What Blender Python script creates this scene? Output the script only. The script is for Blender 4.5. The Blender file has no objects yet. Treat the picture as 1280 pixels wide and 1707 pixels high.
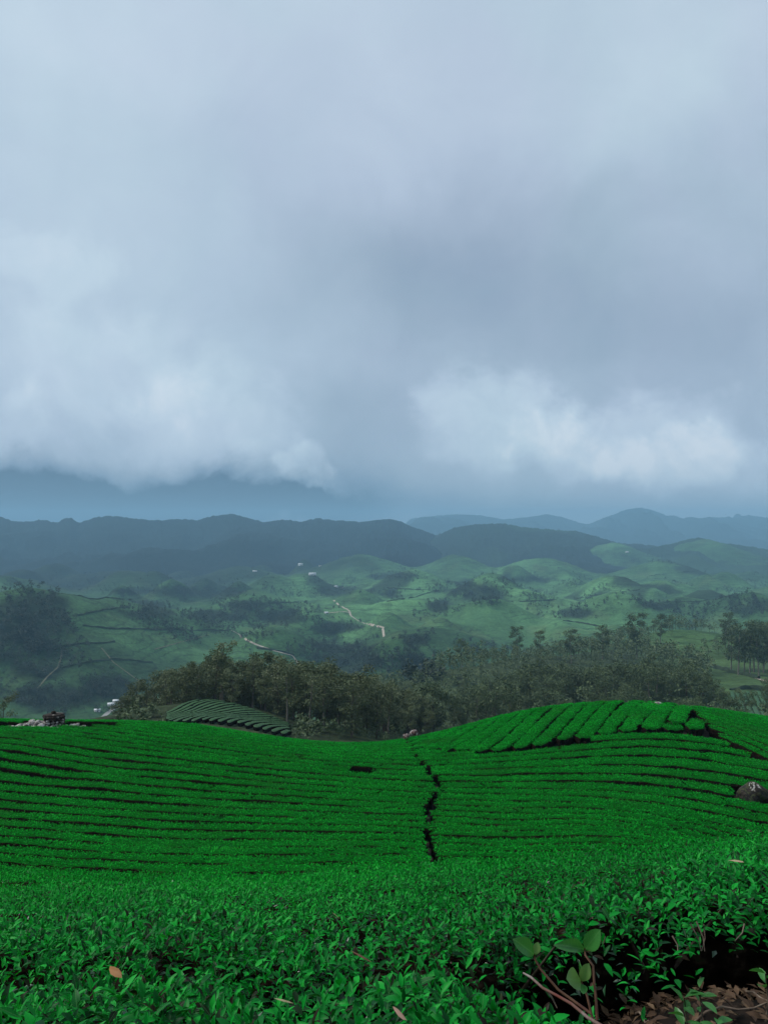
import bpy, math, random
import numpy as np
from mathutils import Vector, Matrix, Euler

random.seed(7)
rng = np.random.default_rng(7)
SC = bpy.context.scene
COL = SC.collection

# ------------------------------------------------------------------ camera
F, HZ, CX = 1314.0, 880.0, 640.0          # focal length in photo pixels, horizon row, centre column
cam_data = bpy.data.cameras.new('camera')
cam = bpy.data.objects.new('camera', cam_data)
COL.objects.link(cam)
cam.location = (0, 0, 0)
cam.rotation_euler = (math.radians(90), 0, 0)
cam_data.sensor_fit = 'VERTICAL'
cam_data.sensor_height = 36.0
cam_data.lens = F * 36.0 / 1707.0
cam_data.shift_y = (HZ - 853.5) / 1707.0
cam_data.clip_start = 0.05
cam_data.clip_end = 40000
SC.camera = cam

# ------------------------------------------------------------------ light and colour management
SUN_EL, SUN_AZ = math.radians(46), math.radians(-82)     # azimuth from +Y (view direction), clockwise
SUN_STRENGTH, SKY_STRENGTH = 1.5, 0.1
sun_data = bpy.data.lights.new('sun', 'SUN')
sun_data.energy = SUN_STRENGTH
sun_data.angle = math.radians(14)
sun_data.color = (1.0, 0.965, 0.91)
sun = bpy.data.objects.new('sun', sun_data)
COL.objects.link(sun)
sd = Vector((math.sin(SUN_AZ) * math.cos(SUN_EL), math.cos(SUN_AZ) * math.cos(SUN_EL), math.sin(SUN_EL)))
sun.rotation_euler = sd.to_track_quat('Z', 'Y').to_euler()
sun.location = sd * 100

SC.view_settings.view_transform = 'Standard'
SC.view_settings.look = 'None'
SC.view_settings.exposure = 0.9
SC.view_settings.gamma = 1.0
SC.view_settings.use_curve_mapping = False
cy = SC.cycles
cy.max_bounces = 6
cy.diffuse_bounces = 3
cy.glossy_bounces = 2
cy.transmission_bounces = 3
cy.volume_bounces = 0
cy.use_denoising = True
try:
    cy.denoiser = 'OPENIMAGEDENOISE'
except Exception:
    pass


class NT:
    """small helper for building node trees"""
    def __init__(self, tree):
        self.t = tree
        self.n = tree.nodes
        self.l = tree.links

    def add(self, typ, **kw):
        n = self.n.new(typ)
        for k, v in kw.items():
            setattr(n, k, v)
        return n

    def put(self, sock, v):
        if isinstance(v, bpy.types.NodeSocket):
            self.l.new(v, sock)
        else:
            sock.default_value = v

    def m(self, op, a, b=None, c=None, clamp=False):
        n = self.add('ShaderNodeMath', operation=op, use_clamp=clamp)
        self.put(n.inputs[0], a)
        if b is not None:
            self.put(n.inputs[1], b)
        if c is not None:
            self.put(n.inputs[2], c)
        return n.outputs[0]

    def noise(self, vec, scale, detail=4, rough=0.55, dist=0.0, col=False):
        n = self.add('ShaderNodeTexNoise')
        if vec is not None:
            self.l.new(vec, n.inputs['Vector'])
        n.inputs['Scale'].default_value = scale
        n.inputs['Detail'].default_value = detail
        n.inputs['Roughness'].default_value = rough
        n.inputs['Distortion'].default_value = dist
        return n.outputs['Color'] if col else n.outputs['Fac']

    def ramp(self, fac, stops, interp='LINEAR'):
        n = self.add('ShaderNodeValToRGB')
        r = n.color_ramp
        r.interpolation = interp
        while len(r.elements) < len(stops):
            r.elements.new(0.5)
        for e, (p, c) in zip(r.elements, stops):
            e.position = p
            e.color = (c[0], c[1], c[2], 1)
        self.l.new(fac, n.inputs['Fac'])
        return n.outputs['Color']

    def mix(self, fac, a, b, mode='MIX'):
        n = self.add('ShaderNodeMix', data_type='RGBA', blend_type=mode)
        self.put(n.inputs[0], fac)
        for s, v in ((n.inputs[6], a), (n.inputs[7], b)):
            if isinstance(v, bpy.types.NodeSocket):
                self.l.new(v, s)
            else:
                s.default_value = (v[0], v[1], v[2], 1)
        return n.outputs[2]

    def smooth(self, x, lo, hi):
        n = self.add('ShaderNodeMapRange', interpolation_type='SMOOTHSTEP')
        self.put(n.inputs[0], x)
        n.inputs[1].default_value = lo
        n.inputs[2].default_value = hi
        return n.outputs[0]


def srgb(r, g, b):
    f = lambda c: ((c / 255 + 0.055) / 1.055) ** 2.4 if c > 10 else c / 255 / 12.92
    return (f(r), f(g), f(b))


def build_world():
    w = bpy.data.worlds.new('World')
    SC.world = w
    w.use_nodes = True
    T = NT(w.node_tree)
    T.n.clear()
    out = T.add('ShaderNodeOutputWorld')
    bg = T.add('ShaderNodeBackground')
    bg.inputs['Strength'].default_value = SKY_STRENGTH
    sky = T.add('ShaderNodeTexSky', sky_type='NISHITA')
    sky.sun_disc = False
    sky.sun_elevation = SUN_EL
    sky.sun_rotation = SUN_AZ
    sky.altitude = 1500
    tc = T.add('ShaderNodeTexCoord')
    d = tc.outputs['Generated']
    warp = T.noise(d, 5.0, 6, 0.6, 0.3, col=True)
    warp2 = T.add('ShaderNodeSeparateColor')
    T.l.new(T.noise(d, 17.0, 6, 0.62, 0.2, col=True), warp2.inputs[0])
    sx = T.add('ShaderNodeSeparateXYZ')
    T.l.new(d, sx.inputs[0])
    ws = T.add('ShaderNodeSeparateColor')
    T.l.new(warp, ws.inputs[0])
    az0 = T.m('ARCTAN2', sx.outputs[0], sx.outputs[1])
    el0 = T.m('ARCSINE', sx.outputs[2])
    az = T.m('ADD', az0, T.m('MULTIPLY', T.m('SUBTRACT', ws.outputs[0], 0.5), 0.20))
    el = T.m('ADD', el0, T.m('MULTIPLY', T.m('SUBTRACT', ws.outputs[1], 0.5), 0.11))
    az = T.m('ADD', az, T.m('MULTIPLY', T.m('SUBTRACT', warp2.outputs[0], 0.5), 0.07))
    el = T.m('ADD', el, T.m('MULTIPLY', T.m('SUBTRACT', warp2.outputs[1], 0.5), 0.05))
    fb = T.noise(d, 7.0, 9, 0.58, 0.4)
    fb3 = T.noise(d, 24.0, 7, 0.62, 0.8)
    fb2 = T.noise(d, 2.6, 6, 0.5, 0.6)

    def blob(px, py, sxp, syp):
        u = (px - CX) / F
        a = math.atan(u)
        e = math.atan((HZ - py) / F * math.cos(a))
        q1 = T.m('POWER', T.m('ABSOLUTE', T.m('MULTIPLY', T.m('SUBTRACT', az, a), F / sxp)), 2.0)
        q2 = T.m('POWER', T.m('ABSOLUTE', T.m('MULTIPLY', T.m('SUBTRACT', el, e), F / syp)), 2.0)
        return T.m('EXPONENT', T.m('MULTIPLY', T.m('ADD', q1, q2), -1.0))

    # brightness of the overcast by elevation, carried on unchanged above the frame
    base = T.ramp(T.m('MULTIPLY', el, 1 / 0.7, clamp=True), [
        (0.0, (0.44,) * 3), (0.06, (0.50,) * 3), (0.14, (0.54,) * 3), (0.25, (0.57,) * 3),
        (0.45, (0.60,) * 3), (0.66, (0.66,) * 3), (0.85, (0.70,) * 3), (1.0, (0.72,) * 3)])
    S = T.m('ADD', base, T.m('MULTIPLY', T.m('SUBTRACT', fb2, 0.5), 0.22))
    S = T.m('ADD', S, T.m('MULTIPLY', T.m('SUBTRACT', fb, 0.5), 0.24))
    soft = [(850, 480, 330, 120, -.17), (1060, 560, 330, 80, -.08), (60, 470, 190, 90, .08), (100, 300, 260, 120, .06), (620, 690, 120, 110, -.12),
            (90, 60, 260, 90, .10), (1200, 80, 130, 80, .09), (60, 825, 430, 52, -.78), (420, 845, 260, 36, -.34), (760, 850, 240, 24, -.10),
            (1240, 620, 150, 130, -.10), (640, 610, 240, 40, .06), (660, 430, 220, 80, -.07), (330, 230, 240, 70, -.05), (1000, 330, 260, 60, -.05)]
    for px, py, a, b, amp in soft:
        S = T.m('ADD', S, T.m('MULTIPLY', blob(px, py, a, b), amp))
    puffs = [(150, 600, 200, 95, .16), (330, 690, 150, 80, .16), (830, 690, 120, 80, .22), (1010, 725, 170, 70, .24),
             (1120, 768, 140, 46, .26), (1250, 790, 100, 40, .12), (520, 785, 48, 34, .24), (445, 770, 70, 42, .10), (10, 690, 60, 60, .10), (60, 430, 120, 50, .10)]
    for px, py, a, b, amp in puffs:
        g = blob(px, py, a, b)
        e = T.m('ADD', g, T.m('MULTIPLY', T.m('SUBTRACT', fb, 0.5), 1.3))
        S = T.m('ADD', S, T.m('MULTIPLY', T.m('MULTIPLY', T.smooth(e, 0.20, 0.72), T.smooth(g, 0.02, 0.30)), T.m('ADD', amp * 0.72, T.m('MULTIPLY', T.m('SUBTRACT', fb3, 0.36), amp * 1.6))))
    cloud = T.ramp(S, [(0.0, srgb(66, 92, 118)), (0.18, srgb(124, 146, 170)), (0.4, srgb(154, 172, 191)),
                       (0.6, srgb(178, 195, 213)), (0.8, srgb(195, 212, 226)), (1.0, srgb(216, 227, 236))])
    hue = T.smooth(T.noise(d, 3.4, 5, 0.55, 0.5), 0.35, 0.65)
    cloud = T.mix(1.0, cloud, T.mix(hue, (0.985, 1.008, 0.99), (1.012, 0.994, 1.004)), 'MULTIPLY')
    k = 1.06 / SKY_STRENGTH / 2 ** SC.view_settings.exposure
    cl = T.mix(1.0, cloud, (k, k, k), 'MULTIPLY')
    fin = T.mix(0.94, sky.outputs[0], cl)
    T.l.new(fin, bg.inputs['Color'])
    T.l.new(bg.outputs[0], out.inputs['Surface'])


build_world()


# ------------------------------------------------------------------ helpers
def at(px, py, d):
    return np.array([(px - CX) / F * d, d, (HZ - py) / F * d])


_tab = np.random.default_rng(11).random((256, 256))


def vnoise(x, y, seed=0):
    x = np.asarray(x, float) + seed * 17.31
    y = np.asarray(y, float) + seed * 9.77
    xi, yi = np.floor(x).astype(int), np.floor(y).astype(int)
    fx, fy = x - xi, y - yi
    fx = fx * fx * (3 - 2 * fx)
    fy = fy * fy * (3 - 2 * fy)
    g = lambda a, b: _tab[a & 255, b & 255]
    return (g(xi, yi) * (1 - fx) + g(xi + 1, yi) * fx) * (1 - fy) + (g(xi, yi + 1) * (1 - fx) + g(xi + 1, yi + 1) * fx) * fy - 0.5


def fbm(x, y, oct=4, seed=0):
    s, a = 0, 1.0
    for i in range(oct):
        s = s + a * vnoise(x, y, seed + i * 3)
        x, y, a = np.asarray(x) * 2.03, np.asarray(y) * 2.03, a * 0.5
    return s


class TPS:
    """thin-plate surface through measured points"""
    def __init__(self, pts, reg=1e-3):
        P = np.array(pts, float)
        self.c = P[:, :2]
        n = len(P)
        K = self.phi(((self.c[:, None] - self.c[None]) ** 2).sum(-1)) + reg * np.eye(n)
        A = np.zeros((n + 3, n + 3))
        A[:n, :n] = K
        A[:n, n] = 1
        A[:n, n + 1:] = self.c
        A[n, :n] = 1
        A[n + 1:, :n] = self.c.T
        self.w = np.linalg.solve(A, np.concatenate([P[:, 2], [0, 0, 0]]))

    @staticmethod
    def phi(r2):
        return 0.5 * r2 * np.log(np.maximum(r2, 1e-12))

    def __call__(self, x, y):
        x, y = np.broadcast_arrays(np.asarray(x, float), np.asarray(y, float))
        q = np.stack([x.ravel(), y.ravel()], 1)
        out = np.empty(len(q))
        n = len(self.c)
        for i in range(0, len(q), 20000):
            b = q[i:i + 20000]
            r2 = ((b[:, None] - self.c[None]) ** 2).sum(-1)
            out[i:i + 20000] = self.phi(r2) @ self.w[:n] + self.w[n] + b @ self.w[n + 1:]
        return out.reshape(x.shape)


def smoothstep(x, a, b):
    t = np.clip((np.asarray(x, float) - a) / (b - a), 0, 1)
    return t * t * (3 - 2 * t)


def mesh_np(name, verts, faces_list, mat=None, smooth=True):
    """faces_list: list of (n,k) int arrays"""
    me = bpy.data.meshes.new(name)
    verts = np.ascontiguousarray(verts, np.float32)
    me.vertices.add(len(verts))
    me.vertices.foreach_set('co', verts.ravel())
    loops, starts, off = [], [], 0
    for f in faces_list:
        f = np.asarray(f, np.int32)
        if len(f) == 0:
            continue
        k = f.shape[1]
        loops.append(f.ravel())
        starts.append(off + np.arange(len(f), dtype=np.int32) * k)
        off += f.size
    loops = np.concatenate(loops)
    starts = np.concatenate(starts)
    me.loops.add(len(loops))
    me.loops.foreach_set('vertex_index', loops)
    me.polygons.add(len(starts))
    me.polygons.foreach_set('loop_start', starts)
    if smooth:
        me.polygons.foreach_set('use_smooth', np.ones(len(starts), bool))
    me.update(calc_edges=True)
    if mat:
        me.materials.append(mat)
    return me


def grid_faces(nu, nv, wrap=False):
    i, j = np.meshgrid(np.arange(nu - 1), np.arange(nv if wrap else nv - 1), indexing='ij')
    i, j = i.ravel(), j.ravel()
    j2 = (j + 1) % nv
    return np.stack([i * nv + j, (i + 1) * nv + j, (i + 1) * nv + j2, i * nv + j2], 1)


def link(name, data, parent=None, loc=None, **props):
    o = bpy.data.objects.new(name, data)
    COL.objects.link(o)
    if parent is not None:
        o.parent = parent
    if loc is not None:
        o.location = loc
    for k, v in props.items():
        if v is not None:
            o[k] = v
    return o


def tube(points, radii, seg=6):
    """tapered tube along points -> verts, faces (quads + caps as tris)"""
    P = np.array(points, float)
    R = np.array(radii, float)
    n = len(P)
    V = np.zeros((n, seg, 3))
    T = np.gradient(P, axis=0)
    T /= np.maximum(np.linalg.norm(T, axis=1, keepdims=True), 1e-9)
    ref = np.array([0.31, 0.87, 0.12])
    a = np.linspace(0, 2 * math.pi, seg, endpoint=False)
    for i in range(n):
        u = np.cross(T[i], ref)
        if np.linalg.norm(u) < 1e-3:
            u = np.cross(T[i], [1, 0, 0])
        u /= np.linalg.norm(u)
        v = np.cross(T[i], u)
        V[i] = P[i] + R[i] * (np.cos(a)[:, None] * u + np.sin(a)[:, None] * v)
    verts = np.concatenate([V.reshape(-1, 3), P[-1:] + T[-1:] * R[-1]])
    q = grid_faces(n, seg, True)
    last = (n - 1) * seg
    tip = n * seg
    t = np.array([[last + j, last + (j + 1) % seg, tip] for j in range(seg)])
    return verts, q, t


class MB:
    """collects pieces into one mesh"""
    def __init__(self):
        self.v, self.f, self.n = [], {}, 0

    def add(self, verts, *faces):
        for f in faces:
            f = np.asarray(f)
            if len(f):
                self.f.setdefault(f.shape[1], []).append(f + self.n)
        self.v.append(np.asarray(verts, float))
        self.n += len(verts)

    def tube(self, pts, radii, seg=6):
        self.add(*tube(pts, radii, seg))

    def mesh(self, name, mat, smooth=True, origin=(0, 0, 0)):
        return mesh_np(name, np.concatenate(self.v) - np.array(origin), [np.concatenate(x) for x in self.f.values()], mat, smooth)


# ------------------------------------------------------------------ materials
def material(name):
    m = bpy.data.materials.new(name)
    m.use_nodes = True
    T = NT(m.node_tree)
    b = T.n.get('Principled BSDF')
    return m, T, b


def leaf_material(name, stops, rough=0.42, island=True, transl=0.22, spec=0.4, patch=None, seed=0.0):
    m, T, b = material(name)
    geo = T.add('ShaderNodeNewGeometry')
    if island:
        r = geo.outputs['Random Per Island']
    else:
        r = T.add('ShaderNodeObjectInfo').outputs['Random']
    pos = geo.outputs['Position']
    nz = T.noise(pos, 0.35, 4, 0.6)
    f = T.m('ADD', T.m('MULTIPLY', r, 0.75), T.m('MULTIPLY', T.m('SUBTRACT', nz, 0.42), 0.75), clamp=True)
    c = T.ramp(f, stops)
    if patch:
        big = T.noise(pos, patch[0], 3, 0.55)
        c = T.mix(T.m('MULTIPLY', T.smooth(big, 0.5, 0.72), patch[2]), c, patch[1])
    if not island:                              # each leaf is an object: midrib and side veins in its own coordinates
        ox = T.add('ShaderNodeSeparateXYZ')
        T.l.new(T.add('ShaderNodeTexCoord').outputs['Object'], ox.inputs[0])
        ax = T.m('ABSOLUTE', ox.outputs[0])
        side = T.m('ABSOLUTE', T.m('SUBTRACT', T.m('FRACT', T.m('MULTIPLY', T.m('SUBTRACT', ox.outputs[1], T.m('MULTIPLY', ax, 0.9)), 9.0)), 0.5))
        vein = T.m('MAXIMUM', T.smooth(ax, 0.022, 0.008), T.m('MULTIPLY', T.smooth(side, 0.10, 0.02), 0.5))
        c = T.mix(T.m('MULTIPLY', vein, 0.38), c, (0.13, 0.33, 0.10))
        blem = T.noise(T.n['Texture Coordinate'].outputs['Object'], 5.0, 5, 0.65)
        c = T.mix(T.m('MULTIPLY', T.smooth(blem, 0.60, 0.70), 0.5), c, (0.05, 0.06, 0.015))
    T.l.new(c, b.inputs['Base Color'])
    b.inputs['Roughness'].default_value = rough
    b.inputs['Specular IOR Level'].default_value = spec
    if transl:
        tr = T.add('ShaderNodeBsdfTranslucent')
        T.l.new(T.mix(1.0, c, (1.15, 1.25, 0.6), 'MULTIPLY'), tr.inputs['Color'])
        mx = T.add('ShaderNodeMixShader')
        mx.inputs[0].default_value = transl
        T.l.new(b.outputs[0], mx.inputs[1])
        T.l.new(tr.outputs[0], mx.inputs[2])
        T.l.new(mx.outputs[0], T.n['Material Output'].inputs['Surface'])
    return m


def noise_material(name, stops, scale, rough=0.9, detail=6, bump=0.0, bscale=None, spec=0.2, dist=0.0):
    m, T, b = material(name)
    geo = T.add('ShaderNodeNewGeometry')
    n = T.noise(geo.outputs['Position'], scale, detail, 0.6, dist)
    T.l.new(T.ramp(n, stops), b.inputs['Base Color'])
    b.inputs['Roughness'].default_value = rough
    b.inputs['Specular IOR Level'].default_value = spec
    if bump:
        bn = T.add('ShaderNodeBump')
        bn.inputs['Strength'].default_value = bump
        T.l.new(T.noise(geo.outputs['Position'], bscale or scale * 4, 8, 0.6), bn.inputs['Height'])
        T.l.new(bn.outputs[0], b.inputs['Normal'])
    return m


TEA = [(0.0, (0.016, 0.014, 0.006)), (0.05, (0.002, 0.05, 0.006)), (0.28, (0.0025, 0.17, 0.015)), (0.62, (0.004, 0.36, 0.024)), (0.90, (0.022, 0.47, 0.042)), (1.0, (0.06, 0.44, 0.06))]
NEAR = [(0.0, (0.020, 0.014, 0.008)), (0.05, (0.003, 0.04, 0.010)), (0.28, (0.004, 0.14, 0.019)), (0.62, (0.006, 0.30, 0.030)), (0.88, (0.026, 0.43, 0.045)), (1.0, (0.13, 0.42, 0.05))]
M_leaf_mass = leaf_material('tea_leaves', NEAR, 0.45, True, spec=0.10)
M_leaf_one = leaf_material('tea_leaf', NEAR, 0.45, False, spec=0.10)
M_leaf_row = [leaf_material('tea_leaves', [(p, tuple(a + (b - a) * (k + 1) / 7 for a, b in zip(c, TEA[j][1]))) for j, (p, c) in enumerate(NEAR)], 0.5, True, spec=0.10 - 0.012 * k) for k in range(7)]
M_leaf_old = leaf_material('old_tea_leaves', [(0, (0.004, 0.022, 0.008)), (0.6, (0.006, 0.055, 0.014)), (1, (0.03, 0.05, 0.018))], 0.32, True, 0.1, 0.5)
M_field = leaf_material('field_tea_leaves', TEA, 0.6, True, 0.25, 0.03, patch=(0.20, (0.024, 0.12, 0.018), 0.55))
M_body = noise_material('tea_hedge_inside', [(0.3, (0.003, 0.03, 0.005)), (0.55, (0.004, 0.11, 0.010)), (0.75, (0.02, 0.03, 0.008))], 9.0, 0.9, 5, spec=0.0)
M_bodydark = noise_material('shaded_tea_twigs', [(0.40, (0.003, 0.0024, 0.0018)), (0.56, (0.011, 0.007, 0.005)), (0.66, (0.034, 0.024, 0.016)), (0.74, (0.006, 0.03, 0.006))], 11.0, 0.95, 5, spec=0.0)  # twig brown with the shade inside and between hedges darkened into the colour
M_mid_tea = leaf_material('mid_tea', [(0, (0.020, 0.045, 0.018)), (0.5, (0.03, 0.085, 0.028)), (1, (0.05, 0.115, 0.04))], 0.7, True, 0.0, 0.2)
M_soil = noise_material('soil', [(0.3, (0.006, 0.004, 0.003)), (0.55, (0.016, 0.010, 0.007)), (0.75, (0.036, 0.024, 0.016))], 3.0, 0.95, 8, 0.5, 20)
M_bark = noise_material('tea_stem_bark', [(0.3, (0.06, 0.045, 0.032)), (0.6, (0.14, 0.11, 0.08)), (0.8, (0.24, 0.21, 0.16))], 40.0, 0.85, 6, 0.3)
M_twig = noise_material('dry_twig', [(0.3, (0.09, 0.06, 0.045)), (0.6, (0.20, 0.15, 0.11)), (0.8, (0.30, 0.26, 0.21))], 30.0, 0.8, 6, 0.3)
M_redtwig = noise_material('red_brown_branch', [(0.35, (0.12, 0.03, 0.022)), (0.5, (0.12, 0.06, 0.045)), (0.62, (0.24, 0.21, 0.19))], 9.0, 0.6, 6, 0.2)
M_litter = leaf_material('fallen_leaves', [(0, (0.035, 0.018, 0.010)), (0.5, (0.11, 0.062, 0.034)), (1, (0.24, 0.16, 0.09))], 0.75, True, 0.05, 0.3)
M_trunk = noise_material('pale_bark', [(0.3, (0.07, 0.06, 0.05)), (0.55, (0.16, 0.145, 0.12)), (0.75, (0.26, 0.24, 0.21))], 2.2, 0.85, 6, 0.3)
M_trunkdark = noise_material('brown_bark', [(0.3, (0.04, 0.03, 0.022)), (0.7, (0.12, 0.10, 0.08))], 3.0, 0.9, 6, 0.3)
M_rock = noise_material('grey_rock', [(0.34, (0.05, 0.042, 0.036)), (0.48, (0.22, 0.20, 0.18)), (0.60, (0.52, 0.50, 0.47))], 3.2, 0.9, 8, 0.6, 9)
M_rockdark = noise_material('dark_rock', [(0.4, (0.012, 0.009, 0.007)), (0.58, (0.045, 0.035, 0.028)), (0.70, (0.35, 0.33, 0.30))], 2.6, 0.9, 8, 0.6, 9)
M_white_rock = noise_material('white_rock', [(0.40, (0.05, 0.022, 0.018)), (0.5, (0.13, 0.09, 0.08)), (0.62, (0.40, 0.385, 0.37))], 4.5, 0.85, 6, 0.5, 8)


def crown_material(name, stops):
    m, T, b = material(name)
    geo = T.add('ShaderNodeNewGeometry')
    oi = T.add('ShaderNodeObjectInfo')
    nz = T.noise(geo.outputs['Position'], 0.11, 4, 0.65)
    f = T.m('ADD', T.m('MULTIPLY', geo.outputs['Random Per Island'], 0.35),
            T.m('ADD', T.m('MULTIPLY', oi.outputs['Random'], 0.35), T.m('MULTIPLY', T.m('SUBTRACT', nz, 0.35), 0.9)), clamp=True)
    T.l.new(T.ramp(f, stops), b.inputs['Base Color'])
    b.inputs['Roughness'].default_value = 0.6
    b.inputs['Specular IOR Level'].default_value = 0.25
    return m


M_crown = crown_material('eucalyptus_leaves', [(0, (0.040, 0.052, 0.020)), (0.4, (0.080, 0.105, 0.040)), (0.75, (0.13, 0.16, 0.075)), (1, (0.23, 0.25, 0.16))])
M_wood = crown_material('forest_leaves', [(0, (0.028, 0.044, 0.016)), (0.5, (0.060, 0.092, 0.036)), (1, (0.12, 0.16, 0.07))])
M_farwood = crown_material('far_forest_leaves', [(0, (0.012, 0.022, 0.014)), (0.5, (0.024, 0.040, 0.024)), (1, (0.05, 0.065, 0.04))])


def terrain_material(name, fine=0.06, strength=0.55, lines=0.0):
    m, T, b = material(name)
    geo = T.add('ShaderNodeNewGeometry')
    at_ = T.add('ShaderNodeAttribute', attribute_name='ground_tint')
    pos = geo.outputs['Position']
    n1 = T.noise(pos, fine, 8, 0.65)
    n2 = T.noise(pos, fine * 7, 4, 0.7)
    n3 = T.noise(pos, fine * 0.16, 5, 0.6)
    k = T.m('ADD', 1.0, T.m('MULTIPLY', T.m('ADD', T.m('ADD', T.m('SUBTRACT', n1, 0.5), T.m('SUBTRACT', n2, 0.5)), T.m('SUBTRACT', n3, 0.5)), strength * 2.2))
    if lines:                                   # lines of the tea rows along the contours
        sz = T.add('ShaderNodeSeparateXYZ')
        T.l.new(pos, sz.inputs[0])
        zz = T.m('MULTIPLY', T.m('ADD', sz.outputs[2], T.m('MULTIPLY', T.noise(pos, 0.012, 4, 0.6), 26.0)), 1 / lines)
        fr = T.m('ABSOLUTE', T.m('SUBTRACT', T.m('FRACT', zz), 0.5))
        msk = T.smooth(T.noise(pos, 0.010, 3, 0.5), 0.42, 0.55)
        k = T.m('MULTIPLY', k, T.m('SUBTRACT', 1.0, T.m('MULTIPLY', T.m('MULTIPLY', T.smooth(fr, 0.14, 0.06), msk), 0.42)))
    kk = T.add('ShaderNodeCombineColor')
    for i in range(3):
        T.l.new(k, kk.inputs[i])
    T.l.new(T.mix(1.0, at_.outputs['Color'], kk.outputs[0], 'MULTIPLY'), b.inputs['Base Color'])
    b.inputs['Roughness'].default_value = 0.95
    b.inputs['Specular IOR Level'].default_value = 0.1
    bn = T.add('ShaderNodeBump')
    bn.inputs['Strength'].default_value = 0.5
    bn.inputs['Distance'].default_value = 0.2 / fine
    T.l.new(n2, bn.inputs['Height'])
    T.l.new(bn.outputs[0], b.inputs['Normal'])
    return m


M_valley = terrain_material('valley_cover', 0.03, 0.9, 7.0)
M_ridge = terrain_material('ridge_cover', 0.008, 0.5)


def set_tint(me, rgb):
    a = me.attributes.new('ground_tint', 'FLOAT_COLOR', 'POINT')
    c = np.ones((len(me.vertices), 4), np.float32)
    c[:, :3] = rgb
    a.data.foreach_set('color', c.ravel())


# ------------------------------------------------------------------ near terrain: top of the tea canopy
near_pts = [
    # (column, [(row, depth) ...])
    (0, [(1707, 1.95), (1600, 2.8), (1522, 4.6), (1492, 7.5), (1472, 11.5), (1464, 15), (1463, 31), (1427, 35), (1388, 39.5), (1353, 44), (1300, 50), (1252, 55), (1229, 58.5), (1208, 66), (1198, 71)]),
    (320, [(1707, 2.0), (1600, 2.9), (1522, 4.7), (1487, 7.5), (1470, 11), (1461, 14), (1458, 31), (1420, 35), (1382, 39.5), (1345, 44), (1308, 48.5), (1268, 54), (1240, 59), (1217, 66), (1206, 72)]),
    (640, [(1707, 2.0), (1610, 2.9), (1520, 4.6), (1482, 6.8), (1461, 9.5), (1450, 12), (1446, 30), (1410, 34), (1378, 38), (1352, 42), (1330, 45), (1300, 49.5), (1265, 56), (1248, 62), (1237, 69)]),
    (860, [(1707, 2.1), (1620, 2.8), (1500, 5), (1452, 8.5), (1434, 11.5), (1430, 31), (1402, 34.5), (1374, 38), (1344, 42), (1300, 48.5), (1260, 54.5), (1240, 58.5), (1202, 66), (1187, 71)]),
    (1080, [(1505, 3.15), (1466, 4.4), (1440, 6.8), (1421, 10), (1414, 12.5), (1408, 32.5), (1390, 35.2), (1369, 38.3), (1340, 42.5), (1300, 47.5), (1260, 52.5), (1215, 58), (1182, 66), (1169, 72)]),
    (1180, [(1468, 3.15), (1448, 4.4)]),
    (1280, [(1462, 3.15), (1436, 5), (1411, 7), (1392, 9)]),
]
cpts = []
for px, lst in near_pts:
    for py, d in lst:
        cpts.append(at(px, py, d))
for px, dz in ((0, ((20, -10.2), (26, -12.5))), (320, ((18.5, -9.4), (25, -12.1))), (640, ((16, -7.7), (20, -9.8), (25, -11.9))),
               (860, ((16, -7.6), (20, -9.5), (25, -11.5))), (1080, ((17, -7.8), (21, -9.7), (26, -11.7)))):
    for d, z in dz:
        cpts.append(((px - CX) / F * d, d, z))
for d, z in ((14, -6.4), (20, -9.6), (30, -13.5), (36, -15.1)):
    cpts.append((0.487 * d, d, z))
for py, d in ((1385, 40), (1330, 46), (1300, 49), (1265, 53.5), (1230, 59), (1205, 66), (1194, 72)):
    cpts.append(at(1280, py, d))
cpts += [(0, 0, -0.75), (-3, 0, -0.8), (3, 0, -0.6), (0, -10, 1.5), (-14, -8, 0.8), (14, -8, 1.6), (-12, 8, -4.2), (13, 8, -3.0), (-25, 20, -9.4), (25, 20, -9.6),
         (-60, 50, -15.2), (60, 50, -17), (-60, 70, -17.2), (60, 72, -21), (-36, 35, -14.2), (34, 36, -15.4),
         (-50, 88, -25), (-25, 88, -25), (0, 88, -27), (20, 88, -22.5), (45, 88, -25.5),
         (-50, 110, -38), (0, 110, -40), (45, 110, -38)]
canopy_tps = TPS(cpts, 1e-3)
GX0, GX1, GY0, GY1, GS = -80.0, 80.0, -14.0, 112.0, 0.5
gx = np.arange(GX0, GX1 + GS, GS)
gy = np.arange(GY0, GY1 + GS, GS)
CG = canopy_tps(gx[:, None] + 0 * gy[None], gy[None] + 0 * gx[:, None])
FG_S = 0.125                                       # finer table close by
fx = np.arange(-12, 12 + FG_S, FG_S)
fy = np.arange(-3, 18 + FG_S, FG_S)
FG = canopy_tps(fx[:, None] + 0 * fy[None], fy[None] + 0 * fx[:, None])


def bilin(G, x0, y0, s, x, y):
    i = np.clip((x - x0) / s, 0, G.shape[0] - 1.001)
    j = np.clip((y - y0) / s, 0, G.shape[1] - 1.001)
    a, b = i.astype(int), j.astype(int)
    p, q = i - a, j - b
    return (G[a, b] * (1 - p) + G[a + 1, b] * p) * (1 - q) + (G[a, b + 1] * (1 - p) + G[a + 1, b + 1] * p) * q


def canopy(x, y):
    x, y = np.broadcast_arrays(np.asarray(x, float), np.asarray(y, float))
    c = bilin(CG, GX0, GY0, GS, x, y)
    f = bilin(FG, -12, -3, FG_S, x, y)
    return np.where((np.abs(x) < 11.9) & (y > -2.9) & (y < 17.9), f, c)


def hedge_h(x, y):
    return 0.85 - 0.37 * np.exp(-((x - 1.35) ** 2 / 0.9 + (y - 2.9) ** 2 / 1.6))


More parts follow.
